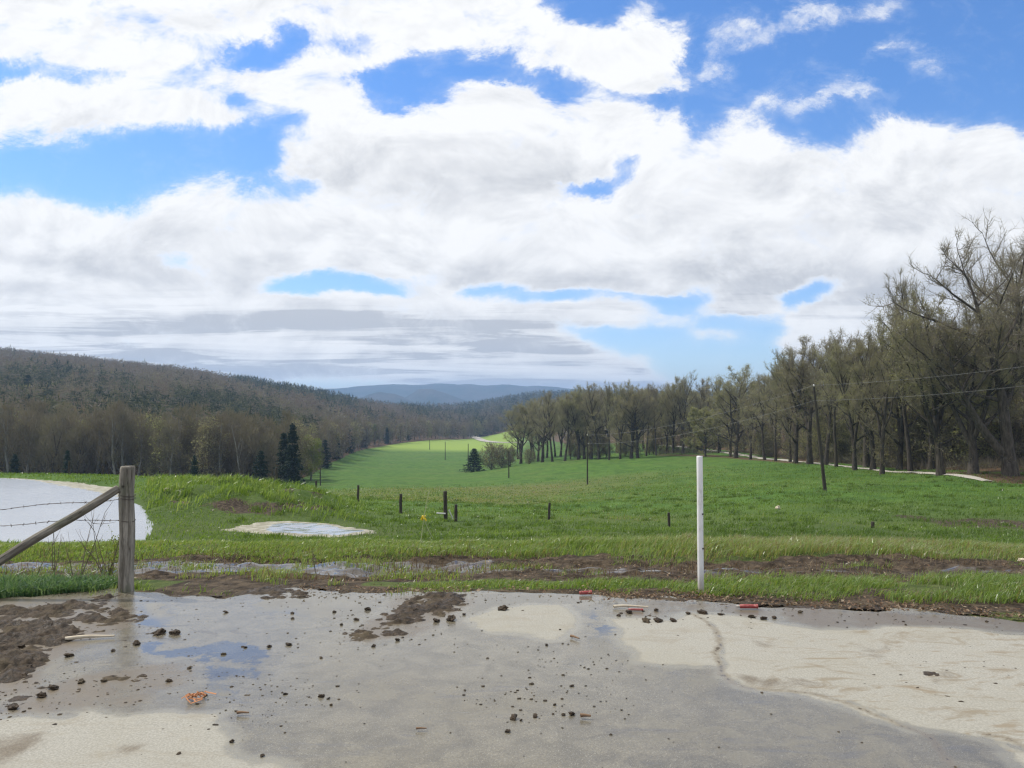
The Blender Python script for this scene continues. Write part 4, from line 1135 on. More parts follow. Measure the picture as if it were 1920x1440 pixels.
def proto_round(seed, n, L, w):
    r_ = np.random.default_rng(seed)
    k = r_.integers(0, 5, n); ctr = np.stack([r_.normal(0, .13, 5), r_.normal(0, .13, 5), np.linspace(.32, .82, 5)], 1)
    dv = unit(r_.normal(0, 1, (n, 3))) * r_.uniform(0, 1, n)[:, None] ** .4
    p = ctr[k] + dv * np.array([.17, .17, .24])
    p[:, 2] = np.clip(p[:, 2], .02, .96)
    nt = max(3, n // 14); p[:nt] = np.stack([r_.normal(0, .03, nt), r_.normal(0, .03, nt), r_.uniform(0, .35, nt)], 1)
    dd = unit(dv * 1.0 + np.array([0, 0, .45]) + r_.normal(0, .45, (n, 3))); dd[:nt] = (0, 0, 1)
    return slivers(p, dd, r_.uniform(.4, 1.0, n) * L * np.where(np.arange(n) < nt, 1.6, .75), np.full(n, w) * np.where(np.arange(n) < nt, .6, 1.5), r_)


def proto_con(seed, n, L, w):
    r_ = np.random.default_rng(seed)
    h = r_.uniform(0, 1, n) ** 1.3 * .94; a = r_.uniform(0, 6.283, n); rr = (.02 + .17 * (1 - h)) * r_.uniform(.3, 1, n) ** .5
    p = np.stack([np.cos(a) * rr, np.sin(a) * rr, h], 1)
    dd = unit(np.stack([np.cos(a), np.sin(a), np.full(n, -.2)], 1) + r_.normal(0, .4, (n, 3)))
    p = np.concatenate([p, np.array([[0, 0, .88]] * 4)]); dd = np.concatenate([dd, np.array([[0, 0, 1.0]] * 4)])
    n += 4
    return slivers(p, dd, r_.uniform(.5, 1.2, n) * L, np.full(n, w) * (1.2 - np.clip(p[:, 2], 0, 1) * .7), r_)


def forest(name, label, pts, nslv, L, w):
    """pts: array of x, y, height, tint"""
    pr = [proto_round(300 + k, nslv, L, w) for k in range(6)]; pc = [proto_con(320 + k, nslv, L * .8, w * 1.2) for k in range(3)]
    VV, QQ, TT, AA = [], [], [], []
    off = 0
    x, y, h, ti = pts.T
    z = zfun(x, y)
    kind = np.where(ti > .83, 6 + fr.integers(0, 3, len(x)), fr.integers(0, 6, len(x)))
    for k in range(9):
        sel = np.where(kind == k)[0]
        if not len(sel): continue
        V, q, t3 = pr[k] if k < 6 else pc[k - 6]
        n = len(sel); a = fr.uniform(0, 6.283, n); h[sel] *= 1.0 if k < 6 else 1.18; ca, sa = np.cos(a)[:, None], np.sin(a)[:, None]
        H_ = h[sel][:, None]; wx = H_ * fr.uniform(.85, 1.35, n)[:, None]
        X = x[sel][:, None] + (V[None, :, 0] * ca - V[None, :, 1] * sa) * wx
        Y = y[sel][:, None] + (V[None, :, 0] * sa + V[None, :, 1] * ca) * wx
        Zz = z[sel][:, None] - .3 + V[None, :, 2] * H_
        VV.append(np.stack([X, Y, Zz], -1).reshape(-1, 3)); AA.append(np.repeat(ti[sel], len(V)))
        o = off + np.arange(n)[:, None, None] * len(V)
        QQ.append((q[None] + o).reshape(-1, 4)); TT.append((t3[None] + o).reshape(-1, 3))
        off += n * len(V)
    me = mesh_np(name, np.concatenate(VV), [np.concatenate(QQ), np.concatenate(TT)], [M_far], None, False, {'tint': np.concatenate(AA)})
    return tag(put(name, me), label, 'forest', kind='stuff')


def scatter(n, ua, ub, Da, Db, ok):
    u = fr.uniform(ua, ub, n); D = np.sqrt(fr.uniform(Da ** 2, Db ** 2, n)); x = (u - 960) / F * D
    k = ok(u, D)
    return u[k], D[k], x[k]


def tints(u, D, x):
    n1 = fbm(x / 60, D / 60, 141, 4); n2 = fbm(x / 35 + 9, D / 35, 143, 3)
    ti = np.clip(fr.normal(.25, .19, len(x)) + (n2 - .5) * .5, .0, .70)
    ti = np.where(D > 480, np.clip(ti - .12, 0, .5), ti)
    con = (n1 > .535) & (fr.uniform(0, 1, len(x)) < .75) & ~((D > 410) & (u < 430))
    con |= (u > 440) & (u < 660) & (D > 560) & (D < 900) & (fr.uniform(0, 1, len(x)) < .75)
    con |= (fr.uniform(0, 1, len(x)) < np.where((D > 430) & (u < 430), .025, .08))
    con |= (u < 260) & (D > 215) & (D < 430) & (fbm(x / 22, D / 40, 147, 3) > .50) & (fr.uniform(0, 1, len(x)) < .7)
    con |= (u > 250) & (u < 680) & (D < 330) & (fbm(x / 18, D / 40, 149, 3) > .52) & (fr.uniform(0, 1, len(x)) < .75)
    con |= (u > 640) & (u < 900) & (D > 500) & (fbm(x / 30, D / 60, 151, 3) > .52) & (fr.uniform(0, 1, len(x)) < .8)
    con |= (u > 860) & (D > 1150) & (fr.uniform(0, 1, len(x)) < .8)
    return np.where(con, fr.uniform(.88, 1.0, len(x)), ti)


clear = lambda u, D: ~((np.abs(u - 325) < 26) & (np.abs(D - 270) < 16))
u, D, x = scatter(5200, -330, 960, 150, 400, lambda u, D: (D > edge_left(u) + 16) & clear(u, D))
forest('near_hill_forest', 'mixed bare and evergreen forest on the near hillside', np.stack([x, D, fr.uniform(8.5, 13.5, len(x)), tints(u, D, x)], 1), 130, .13, .0085)
u, D, x = scatter(9000, -330, 1010, 400, 960, lambda u, D: D > edge_left(u) + 10)
forest('upper_hill_forest', 'brown leafless forest covering the upper hill and valley floor', np.stack([x, D, fr.uniform(9.5, 14.5, len(x)), tints(u, D, x)], 1), 70, .19, .014)
u, D, x = scatter(5200, 560, 1500, 960, 2300, lambda u, D: D > 0)
forest('valley_forest', 'mixed forest on the low hills at the end of the valley', np.stack([x, D, fr.uniform(11, 17, len(x)), tints(u, D, x)], 1), 44, .24, .022)
u, D, x = scatter(1700, 1040, 2700, 110, 520, lambda u, D: D > np.interp(u, [1040, 1150, 1240, 1340, 1500, 1700, 1850, 2700], [520, 330, 275, 255, 178, 145, 135, 120]))
forest('roadside_forest', 'brown wood filling the ground behind the road row', np.stack([x, D, fr.uniform(10, 15, len(x)), np.clip(tints(u, D, x), 0, .6)], 1), 130, .13, .0085)

# low brown brush under the road row
def brush(name, label, pts, mat, n, L, w, spread=.5, up=1.2):
    r_ = np.random.default_rng(len(pts))
    P_ = np.repeat(pts, n, 0)[:, :2] + r_.normal(0, spread, (len(pts) * n, 2))
    z = zfun(P_[:, 0], P_[:, 1]) + r_.uniform(-.02, .25, len(P_)) * L
    d = unit(np.concatenate([r_.normal(0, .5, (len(P_), 2)), np.full((len(P_), 1), up)], 1))
    V, q, t3 = slivers(np.concatenate([P_, z[:, None]], 1), d, r_.uniform(.4, 1.2, len(P_)) * L, np.full(len(P_), w), r_)
    return tag(put(name, mesh_np(name, V, [q, t3], [mat])), label, 'undergrowth', kind='stuff')


u = fr.uniform(1235, 2050, 900); D = np.interp(u, [1180, 1240, 1340, 1500, 1700, 1850, 2050], [192, 190, 181, 121, 86, 75, 70]) + fr.normal(3, 4, 900) + fr.uniform(0, 14, 900)
x = (u - 960) / F * D
rd_d = line_d(x, D, ROAD)
k = rd_d > 2.2
brush('undergrowth', 'brown leafless brush along the foot of the roadside wood', np.stack([x, D], 1)[k], M_haze_twig, 26, 1.1, .016, .8)

YT = [hazy_tree(241, 7, .34, base=.06, n=1500, leaves=2600, lm=M_bud, ls=(.07, .15), sl=(.4, 1.0), w=.022, lobes=10), hazy_tree(242, 8, .26, base=.05, n=1500, leaves=1800, lm=M_bud, ls=(.07, .15), sl=(.4, 1.1), w=.022, lobes=10), hazy_tree(243, 6, .36, base=.05, n=1600, leaves=500, lm=M_bud, sl=(.4, 1.0), w=.022, lobes=9)]
rnd = random.Random(33)
for k in range(54):
    u = 1060 + 960 * (k + rnd.random()) / 54
    D = float(np.interp(u, [1050, 1130, 1240, 1340, 1500, 1700, 1850, 2050], [212, 199, 196, 186, 125, 93, 82, 78])) + rnd.uniform(0, 12)
    if line_d(np.array([(u - 960) / F * D]), np.array([D]), ROAD)[0] < 2.6: D += 5.5
    plant_tree('young_tree', YT[rnd.randrange(3)], u, D, rnd.uniform(.65, 1.25), rnd.uniform(0, 6.28), 'young brushy tree filling the gap between trunks of the road row', 'young trees between the trunks of the road row', sx=rnd.uniform(.9, 1.3))

# ------------------------------------------------------------------ wooden gate post, brace and barbed wire
def wood_mat(name, a, b, c):
    m, t, out = material(name)
    P = t.new('ShaderNodeTexCoord').outputs['Object']
    g = t.noise(t.scalev(P, 14, 14, 1.2), 2.2, 6, 0.7, 0.4); h = t.noise(t.scalev(P, 1, 1, .5), 5.0, 4, 0.6); k = t.noise(t.scalev(P, 40, 40, 2.0), 2.0, 3, 0.6)
    col = t.mix(t.step(g, .35, .68), a, b)
    col = t.mix(t.m('MULTIPLY', t.step(h, .50, .64), .6), col, c)
    col = t.mix(t.m('MULTIPLY', t.step(k, .60, .68), .8), col, (0.03, 0.025, 0.02))
    principled(t, out, col, .88, t.bump(t.m('ADD', g, k), .7, .012), .15)
    return m


M_post = wood_mat("weathered_grey_timber", (0.120, 0.108, 0.088), (0.33, 0.305, 0.258), (0.120, 0.130, 0.088))
M_oldpost = wood_mat("dark_old_timber", (0.035, 0.030, 0.025), (0.09, 0.078, 0.064), (0.05, 0.05, 0.035))
m, t, out = material("rusty_wire"); principled(t, out, (0.085, 0.070, 0.062), .6, None, .4, .6); M_wire = m
m, t, out = material("bright_wire"); principled(t, out, (0.62, 0.62, 0.60), .4, None, .5, .3); M_bright = m


def log_mesh(name, L, w, dpt, mat, seed, n=30, sides=16, sq=.55, taper=.0, bow=0.0, chamfer=.02):
    """post along local z: rounded-square section, worn edges, checks and a sawn, bevelled top"""
    r_ = np.random.default_rng(seed)
    an = np.arange(sides) * 2 * math.pi / sides
    cs, sn = np.cos(an), np.sin(an)
    k = (np.abs(cs) ** (2 / (1 - sq * .6)) + np.abs(sn) ** (2 / (1 - sq * .6))) ** (-(1 - sq * .6) / 2)
    zz = np.concatenate([np.linspace(-.08, L - chamfer, n), [L - .002]])
    rows = []
    for i, z in enumerate(zz):
        s = 1 - taper * z / L
        if i == len(zz) - 1: s *= .90
        nz = (fbm(an * 1.5 + 3, np.full(sides, z * 3.0 + seed), seed, 3) - .5) * .13 + (fbm(an * 6, np.full(sides, z * .7), seed + 5, 2) - .5) * .10
        rr = k * (1 + nz) * s
        bx = bow * math.sin(math.pi * max(z, 0) / L) + .006 * math.sin(z * 9 + seed)
        rows.append(np.stack([cs * rr * w / 2 + bx, sn * rr * dpt / 2 + .005 * math.sin(z * 7), np.full(sides, z)], 1))
    V = np.concatenate(rows)
    nr = len(zz); i = np.arange(nr - 1)[:, None] * sides; j = np.arange(sides)[None]; j2 = (j + 1) % sides
    f = np.stack([i + j, i + j2, i + sides + j2, i + sides + j], -1).reshape(-1, 4)
    c0 = len(V); V = np.concatenate([V, [[rows[-1][:, 0].mean(), rows[-1][:, 1].mean(), L + .002]]])
    cap = np.stack([np.full(sides, c0), (nr - 1) * sides + np.arange(sides), (nr - 1) * sides + (np.arange(sides) + 1) % sides], 1)
    return mesh_np(name, V, [f, cap], [mat], None, True)


def ring(name, r_, h, mat, parent, z, wob=.006):
    acc = ([], [])
    a = np.linspace(0, 2 * math.pi, 25)
    tube(np.stack([np.cos(a) * r_, np.sin(a) * r_, z + wob * np.sin(a * 2)], 1), np.full(25, h), 6, acc)
    return put(name, mesh_np(name, acc[0][0], [acc[1][0]], [mat], None, True), parent)


px, py = pad(237, 1108)
gp = bpy.data.objects.new('wooden_post', None); COL.objects.link(gp); gp.location = (px, py, -.05); gp.rotation_euler = (0, R(-.3), R(12))
tag(gp, 'thick weathered grey wooden gate post standing at the left of the yard', 'post')
put('shaft', log_mesh('shaft', 1.125, .123, .125, M_post, 3, 34, 20, .62, .06), gp)
for zz in (.87, .845, .655): ring('wire_wrap', .067, .0028, M_wire, gp, zz)
acc = ([], []); tube(np.array([(-.020, -.060, .955), (-.020, -.074, .957)]), [.011, .009], 8, acc); tube(np.array([(-.045, -.055, .91), (-.044, -.07, .91)]), [.006, .006], 6, acc)
put('nail', mesh_np('nail', np.concatenate(acc[0]), [np.concatenate(acc[1])], [M_wire], None, True), gp)

a_ = Vector((px - .055, py - .045, .885)); b_ = Vector((-4.95, 6.50, -.14))
br = put('brace_rail', log_mesh('brace_rail', (a_ - b_).length, .084, .080, M_post, 8, 40, 14, .12, .12, .035), None, b_)
br.rotation_euler = (a_ - b_).to_track_quat('Z', 'Y').to_euler()
tag(br, 'round grey pole leaning as a brace against the thick gate post', 'brace pole')

x2, y2 = -7.4, 7.1
ep = put('wooden_post', log_mesh('wooden_post', 1.2, .12, .12, M_post, 12, 30, 16, .4, .06), None, (x2, y2, -.1)); tag(ep, 'grey wooden post holding the far end of the barbed wires', 'post')


def barbed(z0, z1, sag, label, seed):
    r_ = np.random.default_rng(seed); acc = ([], [])
    q = np.linspace(0, 1, 60); p0 = np.array([px - .06, py - .02, z0]); p1 = np.array([x2, y2, z1])
    c = p0[None] * (1 - q[:, None]) + p1[None] * q[:, None]; c[:, 2] -= sag * 4 * q * (1 - q) + .012 * np.sin(q * 23 + seed)
    tube(c, np.full(60, .0022), 5, acc)
    tube(c + np.stack([0 * q, .003 * np.sin(q * 260), .003 * np.cos(q * 260)], 1), np.full(60, .0018), 4, acc)
    for k in np.linspace(.02, .98, 36):
        p = np.array([np.interp(k, q, c[:, i]) for i in range(3)])
        for s in (1, -1):
            d = r_.normal(0, 1, 3) * np.array([.4, 1, 1]); d /= np.linalg.norm(d)
            tube(np.array([p - d * .017, p, p + d * .017]), [.001, .0032, .001], 4, acc)
    o = put('barbed_wire', mesh_np('barbed_wire', np.concatenate(acc[0]), [np.concatenate(acc[1])], [M_wire], None, True))
    tag(o, label, 'wire')


barbed(.80, .72, .10, 'upper barbed wire strand running left from the gate post in front of the pond', 1)
barbed(.62, .53, .04, 'lower barbed wire strand running left from the gate post in front of the pond', 2)

# sapling and bare stalks beside the post
def stalks(name, x, y, n, H, spread, mat, leaves, lm, label, cat, seed, r0=.005):
    r_ = np.random.default_rng(seed); acc = ([], []); z = float(zfun(np.array([x]), np.array([y]))[0]); tips = []
    for k in range(n):
        a = r_.uniform(0, 6.28); d = (math.cos(a) * spread, math.sin(a) * spread, 1)
        p = path(r_, (r_.normal(0, .015), r_.normal(0, .015), -.02), d, H * r_.uniform(.55, 1), 6, .1, .25)
        tube(p, r0 * (1 - np.linspace(0, 1, 7)) + .0013, 5, acc); tips += list(p[2:])
        for _ in range(4):
            b0 = p[r_.integers(1, 6)]; q = path(r_, b0, r_.normal(0, .6, 3) + np.array([0, 0, .8]), H * .3 * r_.uniform(.4, 1), 3, .1, .25)
            tube(q, [.0026, .002, .0015, .0010], 4, acc); tips += list(q)
    o = bpy.data.objects.new(name, None); COL.objects.link(o); o.location = (x, y, z); tag(o, label, cat)
    put('stem', mesh_np('stem', np.concatenate(acc[0]), [np.concatenate(acc[1])], [mat], None, True), o)
    if leaves:
        tp_ = np.array(tips); pk = tp_[r_.integers(0, len(tp_), leaves)] + r_.normal(0, .022, (leaves, 3)); pk[:, 2] = np.maximum(pk[:, 2], .03)
        V, q = leaf_quads(pk, r_.uniform(.008, .018, leaves), r_)
        put('leaf_sprays', mesh_np('leaf_sprays', V, [q], [lm]), o)
    return o


sx_, sy_ = pad(176, 1085)
stalks('sapling', sx_, sy_ + .25, 4, .62, .25, M_twig, 420, M_lime, 'young leafing sapling between the brace pole and the gate post', 'sapling', 4, .007)
for k, (u, v, H_, sp_, lab) in enumerate([(148, 1088, .95, .18, 'tall bare forked stalk left of the sapling'), (98, 1070, .62, .35, 'short bare twiggy stalk under the brace pole'), (205, 1080, .9, .2, 'thin bare stalks close against the left of the gate post'),
                                          (592, 1040, .34, .05, 'single thin dead stalk standing in front of the scummy pool'), (62, 1075, .5, .3, 'bare brown weed stalks near the foot of the brace pole')]):
    xx, yy = pad(u, v); stalks('dead_stalk', xx, yy, 3 if k < 3 else 1, H_, sp_, M_twig, 0, None, lab, 'dead stalk', 40 + k, .0035)

# ------------------------------------------------------------------ white post
m, t, out = material("white_plastic_pipe")
P = t.new('ShaderNodeTexCoord').outputs['Object']
n = t.noise(t.scalev(P, 3, 3, 1), 6.0, 5, .65)
c = t.mix(t.step(n, .5, .75), (0.74, 0.74, 0.74), (0.50, 0.49, 0.47))
sp3 = t.new('ShaderNodeSeparateXYZ'); t.link(P, sp3.inputs[0])
c = t.mix(t.m('MULTIPLY', t.step(t.m('ADD', sp3.outputs[2], t.m('MULTIPLY', n, .22)), .36, .10), .75), c, (0.24, 0.185, 0.13))
principled(t, out, c, .45, None, .4); M_white = m
wx, wy = pad(1314, 1103)
wp = bpy.data.objects.new('white_post', None); COL.objects.link(wp); wp.location = (wx, wy, -.05); wp.rotation_euler = (R(.4), R(-.35), R(10))
tag(wp, 'slim white plastic post standing alone at the grass edge of the yard', 'post')
acc = ([], [])
zz = [-.1, .02, .5, 1.0, 1.195, 1.205, 1.205, 1.19, .9]; rr = [.027, .0270, .0268, .0266, .0265, .0255, .0215, .021, .021]
tube(np.array([(.0, 0, z) for z in zz]) + np.array([[.001 * k % .002, 0, 1e-5 * k] for k in range(9)]), rr, 20, acc)
put('pipe', mesh_np('pipe', acc[0][0], [acc[1][0]], [M_white], None, True), wp)
for z in (.70, .40):
    acc = ([], []); tube(np.array([(.012, -.024, z), (.016, -.034, z)]), [.008, .006], 8, acc); put('bolt', mesh_np('bolt', acc[0][0], [acc[1][0]], [M_wire], None, True), wp)

# ------------------------------------------------------------------ pasture fence posts
def fence_post(u, v, hpx, D, w, label, seed, lean=0.0):
    x = (u - 960) / F * D; z = float(zfun(np.array([x]), np.array([D]))[0])
    H_ = EYE + ray(u, v - hpx)[1] * D - z
    o = put('fence_post', log_mesh('fence_post', H_, w, w, M_oldpost, seed, 10, 10, .4, .08), None, (x, D, z - .02), (0, lean, seed))
    return tag(o, label, 'fence post', 'old posts of the pasture fence')


for k, (u, v, hp, D, w, lab) in enumerate([
        (836, 966, 46, 37.5, .19, 'tallest thick dark fence post with a short post at its right'), (855, 968, 23, 37, .15, 'short dark fence post just right of the tallest one'),
        (752, 960, 35, 44, .17, 'dark fence post between the scummy pool and the tallest post'), (672, 935, 26, 56, .17, 'dark fence post above the right end of the scummy pool'),
        (594, 920, 19, 66, .17, 'dark fence post at the end of the grassy bank'), (520, 912, 36, 58, .17, 'dark post in front of the corner spruce behind the bank'),
        (1029, 980, 38, 40, .13, 'thin dark fence post alone in the middle of the pasture'), (1253, 988, 28, 36, .12, 'dark fence post left of the white plastic post in the pasture'),
        (1633, 998, 21, 32.5, .13, 'short broken fence post in the pasture right of the white post'),
        (380, 912, 24, 57, .14, 'dark fence post behind the grassy bank near the small cedar'), (316, 908, 26, 57, .14, 'dark fence post behind the bank right of the pond'),
        (195, 900, 25, 56, .13, 'dark fence post behind the pond just left of the gate post'), (132, 898, 33, 56, .16, 'tall dark fence post on the far bank of the pond'), (602, 890, 14, 150, .2, 'tiny dark fence post beside the wood corner')]):
    fence_post(u, v, hp, D, w, lab, 60 + k, R([1, -2, .5, 1.5, -1][k % 5]))
D = 37.3
x = (827 - 960) / F * D
acc = ([], []); z = float(zfun(np.array([x]), np.array([D]))[0])
tube(np.array([(x - .2, D, z + .32), (x + .22, D, z + .30)]), [.035, .035], 8, acc)
tag(put('fence_rail', mesh_np('fence_rail', acc[0][0], [acc[1][0]], [M_bright], None, True)), 'short pale rail end at the left of the tallest fence post', 'fence rail')
acc = ([], []); x = (847 - 960) / F * D
tube(np.array([(x - .12, D - .1, z + .50), (x + .08, D - .1, z + .05)]), [.03, .025], 8, acc)
tag(put('fence_brace', mesh_np('fence_brace', acc[0][0], [acc[1][0]], [M_bright], None, True)), 'pale slanting stick between the tallest fence post and the short one', 'fence brace')

# ------------------------------------------------------------------ power poles and lines
poles = []
for k, (u, v, vt, D, r_, lean, lab) in enumerate([
        (1546, 922, 725, 60, .14, -.80, 'tall leaning wooden power pole in front of the roadside wood'), (1101, 908, 817, 0, .11, 0, 'wooden power pole in mid pasture below the first trees of the road row'),
        (954, 896, 846, 0, .13, 0, 'short dark power pole under the leafless pasture thicket'), (878, 878, 832, 0, .16, 0, 'dark power pole just left of the cedar bush'), (835, 862, 828, 0, .17, 0, 'far power pole in the middle of the pasture'), (806, 843, 825, 0, .2, 0, 'farthest power pole at the end of the pasture')]):
    if not D: D = D_of(u, v, 60, 600)
    x = (u - 960) / F * D; z = float(zfun(np.array([x]), np.array([D]))[0]); ztop = EYE + ray(u, vt)[1] * D; H_ = ztop - z
    o = bpy.data.objects.new('power_pole', None); COL.objects.link(o); o.location = (x, D, z)
    tag(o, lab, 'power pole', 'power poles crossing the pasture')
    acc = ([], []); tube(np.array([(lean * q, 0, -.3 + (H_ + .3) * q) for q in np.linspace(0, 1, 8)]), np.linspace(r_, r_ * .62, 8), 9, acc)
    put('shaft', mesh_np('shaft', acc[0][0], [acc[1][0]], [M_oldpost], None, True), o)
    if k < 2:
        for zz_, s in ((H_ + .02, 0.0), (H_ - 1.15, .12)):
            acc = ([], []); tube(np.array([(lean + s, 0, zz_), (lean + s, 0, zz_ + .06), (lean + s, 0, zz_ + .12), (lean + s, 0, zz_ + .16)]), [.03, .07, .05, .02], 8, acc)
            put('insulator', mesh_np('insulator', acc[0][0], [acc[1][0]], [M_bright], None, True), o)
    poles.append((np.array([x + lean, D, ztop + .1]), H_))


m, t, out = material('grey_power_cable'); principled(t, out, (0.26, 0.26, 0.26), .6, None, .3); M_line = m


def wire(a, b, sag, label):
    q = np.linspace(0, 1, 26); c = a[None] * (1 - q[:, None]) + b[None] * q[:, None]; c[:, 2] -= sag * 4 * q * (1 - q)
    acc = ([], []); tube(c, np.full(26, .008), 5, acc)
    tag(put('power_line', mesh_np('power_line', acc[0][0], [acc[1][0]], [M_line], None, True)), label, 'power line')


far_r = np.array([(2300 - 960) / F * 44, 44, EYE + ray(2300, 625)[1] * 44])
wire(poles[0][0], far_r, .5, 'upper power line rising right from the tall leaning pole')
wire(poles[0][0] - np.array([0, 0, 1.15]), far_r - np.array([0, 0, 1.3]), .5, 'lower power line rising right from the tall leaning pole')
wire(poles[1][0], poles[0][0], .9, 'upper power line between the leaning pole and the mid pasture pole')
wire(poles[1][0] - np.array([0, 0, 1.15]), poles[0][0] - np.array([0, 0, 1.15]), .9, 'lower power line between the leaning pole and the mid pasture pole')

# ------------------------------------------------------------------ stake tied with yellow ribbon
m, t, out = material("yellow_ribbon_plastic"); principled(t, out, (0.75, 0.55, 0.03), .5, None, .4); M_yel = m
m, t, out = material("pale_cane"); principled(t, out, (0.42, 0.44, 0.26), .7, None, .2); M_cane = m
D = 11.2; X = lambda u: (u - 960) / F * D; Zv = lambda v: EYE + ray(0, v)[1] * D
mk = bpy.data.objects.new('marker_stake', None); COL.objects.link(mk); mk.location = (X(789), D, Zv(1026)); tag(mk, 'thin pale cane tied with a bright yellow ribbon in the grass', 'marker stake')
o0 = np.array([X(789), D, Zv(1026)])
acc = ([], []); tube(np.array([(X(788), D, Zv(1034)), (X(795), D, Zv(974)), (X(800), D, Zv(945)), (X(805), D, Zv(920))]) - o0, [.006, .005, .004, .003], 6, acc)
put('cane', mesh_np('cane', acc[0][0], [acc[1][0]], [M_cane], None, True), mk)
acc = ([], []); tube(np.array([(X(812), D + .02, Zv(1010)), (X(803), D + .01, Zv(992)), (X(795), D, Zv(972))]) - o0, [.004, .004, .004], 6, acc)
put('prop', mesh_np('prop', acc[0][0], [acc[1][0]], [M_cane], None, True), mk)
r_ = np.random.default_rng(5); rv, rf = [], []
for k in range(11):
    a = r_.normal(0, 1, 3) * np.array([1, .7, .7]); a /= np.linalg.norm(a); L_ = r_.uniform(.03, .06); s = np.cross(a, r_.normal(0, 1, 3)); s = s / np.linalg.norm(s) * .011
    c0 = np.array([X(795), D, Zv(971)]) - o0
    for q, (e, dz_) in enumerate([(0, 0), (.5, .01), (1.0, -.012)]): rv += [c0 + a * L_ * e + s + np.array([0, 0, dz_]), c0 + a * L_ * e - s + np.array([0, 0, dz_])]
    b0 = k * 6; rf += [(b0, b0 + 1, b0 + 3, b0 + 2), (b0 + 2, b0 + 3, b0 + 5, b0 + 4)]
put('ribbon', mesh_np('ribbon', np.array(rv), [np.array(rf)], [M_yel]), mk)

# ------------------------------------------------------------------ grass
def grass_mat(name, cols, trans=.45, gloss=.32):
    m, t, out = material(name)
    ti = t.attr('tint')
    c = t.ramp(ti, [(k / (len(cols) - 1), q) for k, q in enumerate(cols)])
    p = principled(t, None, c, gloss, None, .45)
    tr = t.new('ShaderNodeBsdfTranslucent'); t.put(tr.inputs['Color'], t.mix(1.0, c, (1.3, 1.25, .6), 'MULTIPLY'))
    mx = t.new('ShaderNodeMixShader'); mx.inputs[0].default_value = trans
    t.link(p.outputs[0], mx.inputs[1]); t.link(tr.outputs[0], mx.inputs[2]); t.link(mx.outputs[0], out.inputs['Surface'])
    return m


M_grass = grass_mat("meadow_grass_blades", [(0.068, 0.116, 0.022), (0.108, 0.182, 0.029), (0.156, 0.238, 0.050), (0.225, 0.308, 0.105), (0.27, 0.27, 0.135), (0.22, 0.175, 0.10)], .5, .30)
M_blue = grass_mat("broad_bluish_grass_blades", [(0.045, 0.105, 0.045), (0.075, 0.150, 0.070), (0.125, 0.210, 0.110), (0.19, 0.28, 0.16)], .4)
M_straw = grass_mat("dead_brown_stalks", [(0.080, 0.048, 0.032), (0.13, 0.075, 0.050), (0.19, 0.13, 0.08), (0.28, 0.22, 0.14)], .2, .7)


def blades(name, label, x, y, h, w, mat, tint, seed, lean=(.25, .05), zoff=None, lean_sd=.35, cat='grass', bendk=1.0):
    r_ = np.random.default_rng(seed); n = len(x)
    z = zfun(x, y) - .01 + (0 if zoff is None else zoff)
    a = r_.uniform(0, 6.283, n); s = np.stack([np.cos(a), np.sin(a), np.zeros(n)], 1) * w[:, None]
    ld = np.stack([r_.normal(lean[0], lean_sd, n), r_.normal(lean[1], lean_sd, n)], 1) * bendk
    b = np.stack([x, y, z], 1)
    m1 = b + np.concatenate([ld * (h * .30)[:, None], (h * .55)[:, None]], 1)
    tp = b + np.concatenate([ld * (h * .95)[:, None], (h * (1 - .25 * np.minimum(1, np.hypot(ld[:, 0], ld[:, 1]))))[:, None]], 1)
    V = np.stack([b - s, b + s, m1 + s * .75, m1 - s * .75, tp], 1).reshape(-1, 3)
    k = np.arange(n)[:, None] * 5
    me = mesh_np(name, V, [k + np.array([[0, 1, 2, 3]]), k + np.array([[3, 2, 4]])], [mat], None, False, {'tint': np.repeat(tint, 5)})
    return tag(put(name, me), label, cat, kind='stuff')


gr = np.random.default_rng(77)
def uni(n, x0, x1, y0, y1): return gr.uniform(x0, x1, n), gr.uniform(y0, y1, n)
def upx(x, y): return 960 + F * x / y


# verge strip between yard and ditch
x, y = uni(150000, -5.2, 8.5, 6.6, 8.3)
u = upx(x, y); pe = np.interp(x, ex, ey)
front = pe + .16 + (fbm(x * 1.6, y * 0, 201, 3) - .5) * .35 + .18 * smooth(.6, 2.4, x)
back = np.interp(u, [-200, 240, 300, 620, 760, 1000, 1500, 1920, 2300], [7.75, 7.7, 7.2, 7.05, 7.55, 7.75, 7.85, 8.15, 8.2]) + (fbm(x * 1.3, y * 0 + 5, 202, 3) - .5) * .5
dn = smooth(0, .18, y - front) * smooth(0, .22, back - y) * np.interp(u, [-200, 235, 300, 450, 620, 700, 900, 2300], [1, 1, .20, .12, .08, .35, 1, 1]) * smooth(.26, .48, fbm(x * 2.4, y * 2.4, 203, 3))
k = gr.uniform(0, 1, len(x)) < dn * .42
x, y, u = x[k], y[k], u[k]
hb = np.interp(u, [-200, 240, 640, 760, 1100, 1500, 1920], [.11, .10, .05, .06, .07, .085, .105]) * (.6 + .8 * fbm(x * 2, y * 2, 204, 3)) * gr.uniform(.5, 1.25, len(x))
blades('verge_grass', 'wind combed grass along the far edge of the yard', x, y, hb, gr.uniform(.0022, .0048, len(x)), M_grass, np.clip(gr.normal(.40, .20, len(x)) + (gr.uniform(0, 1, len(x)) < .06) * .4, 0, 1), 301, (.55, -.1), lean_sd=.5)
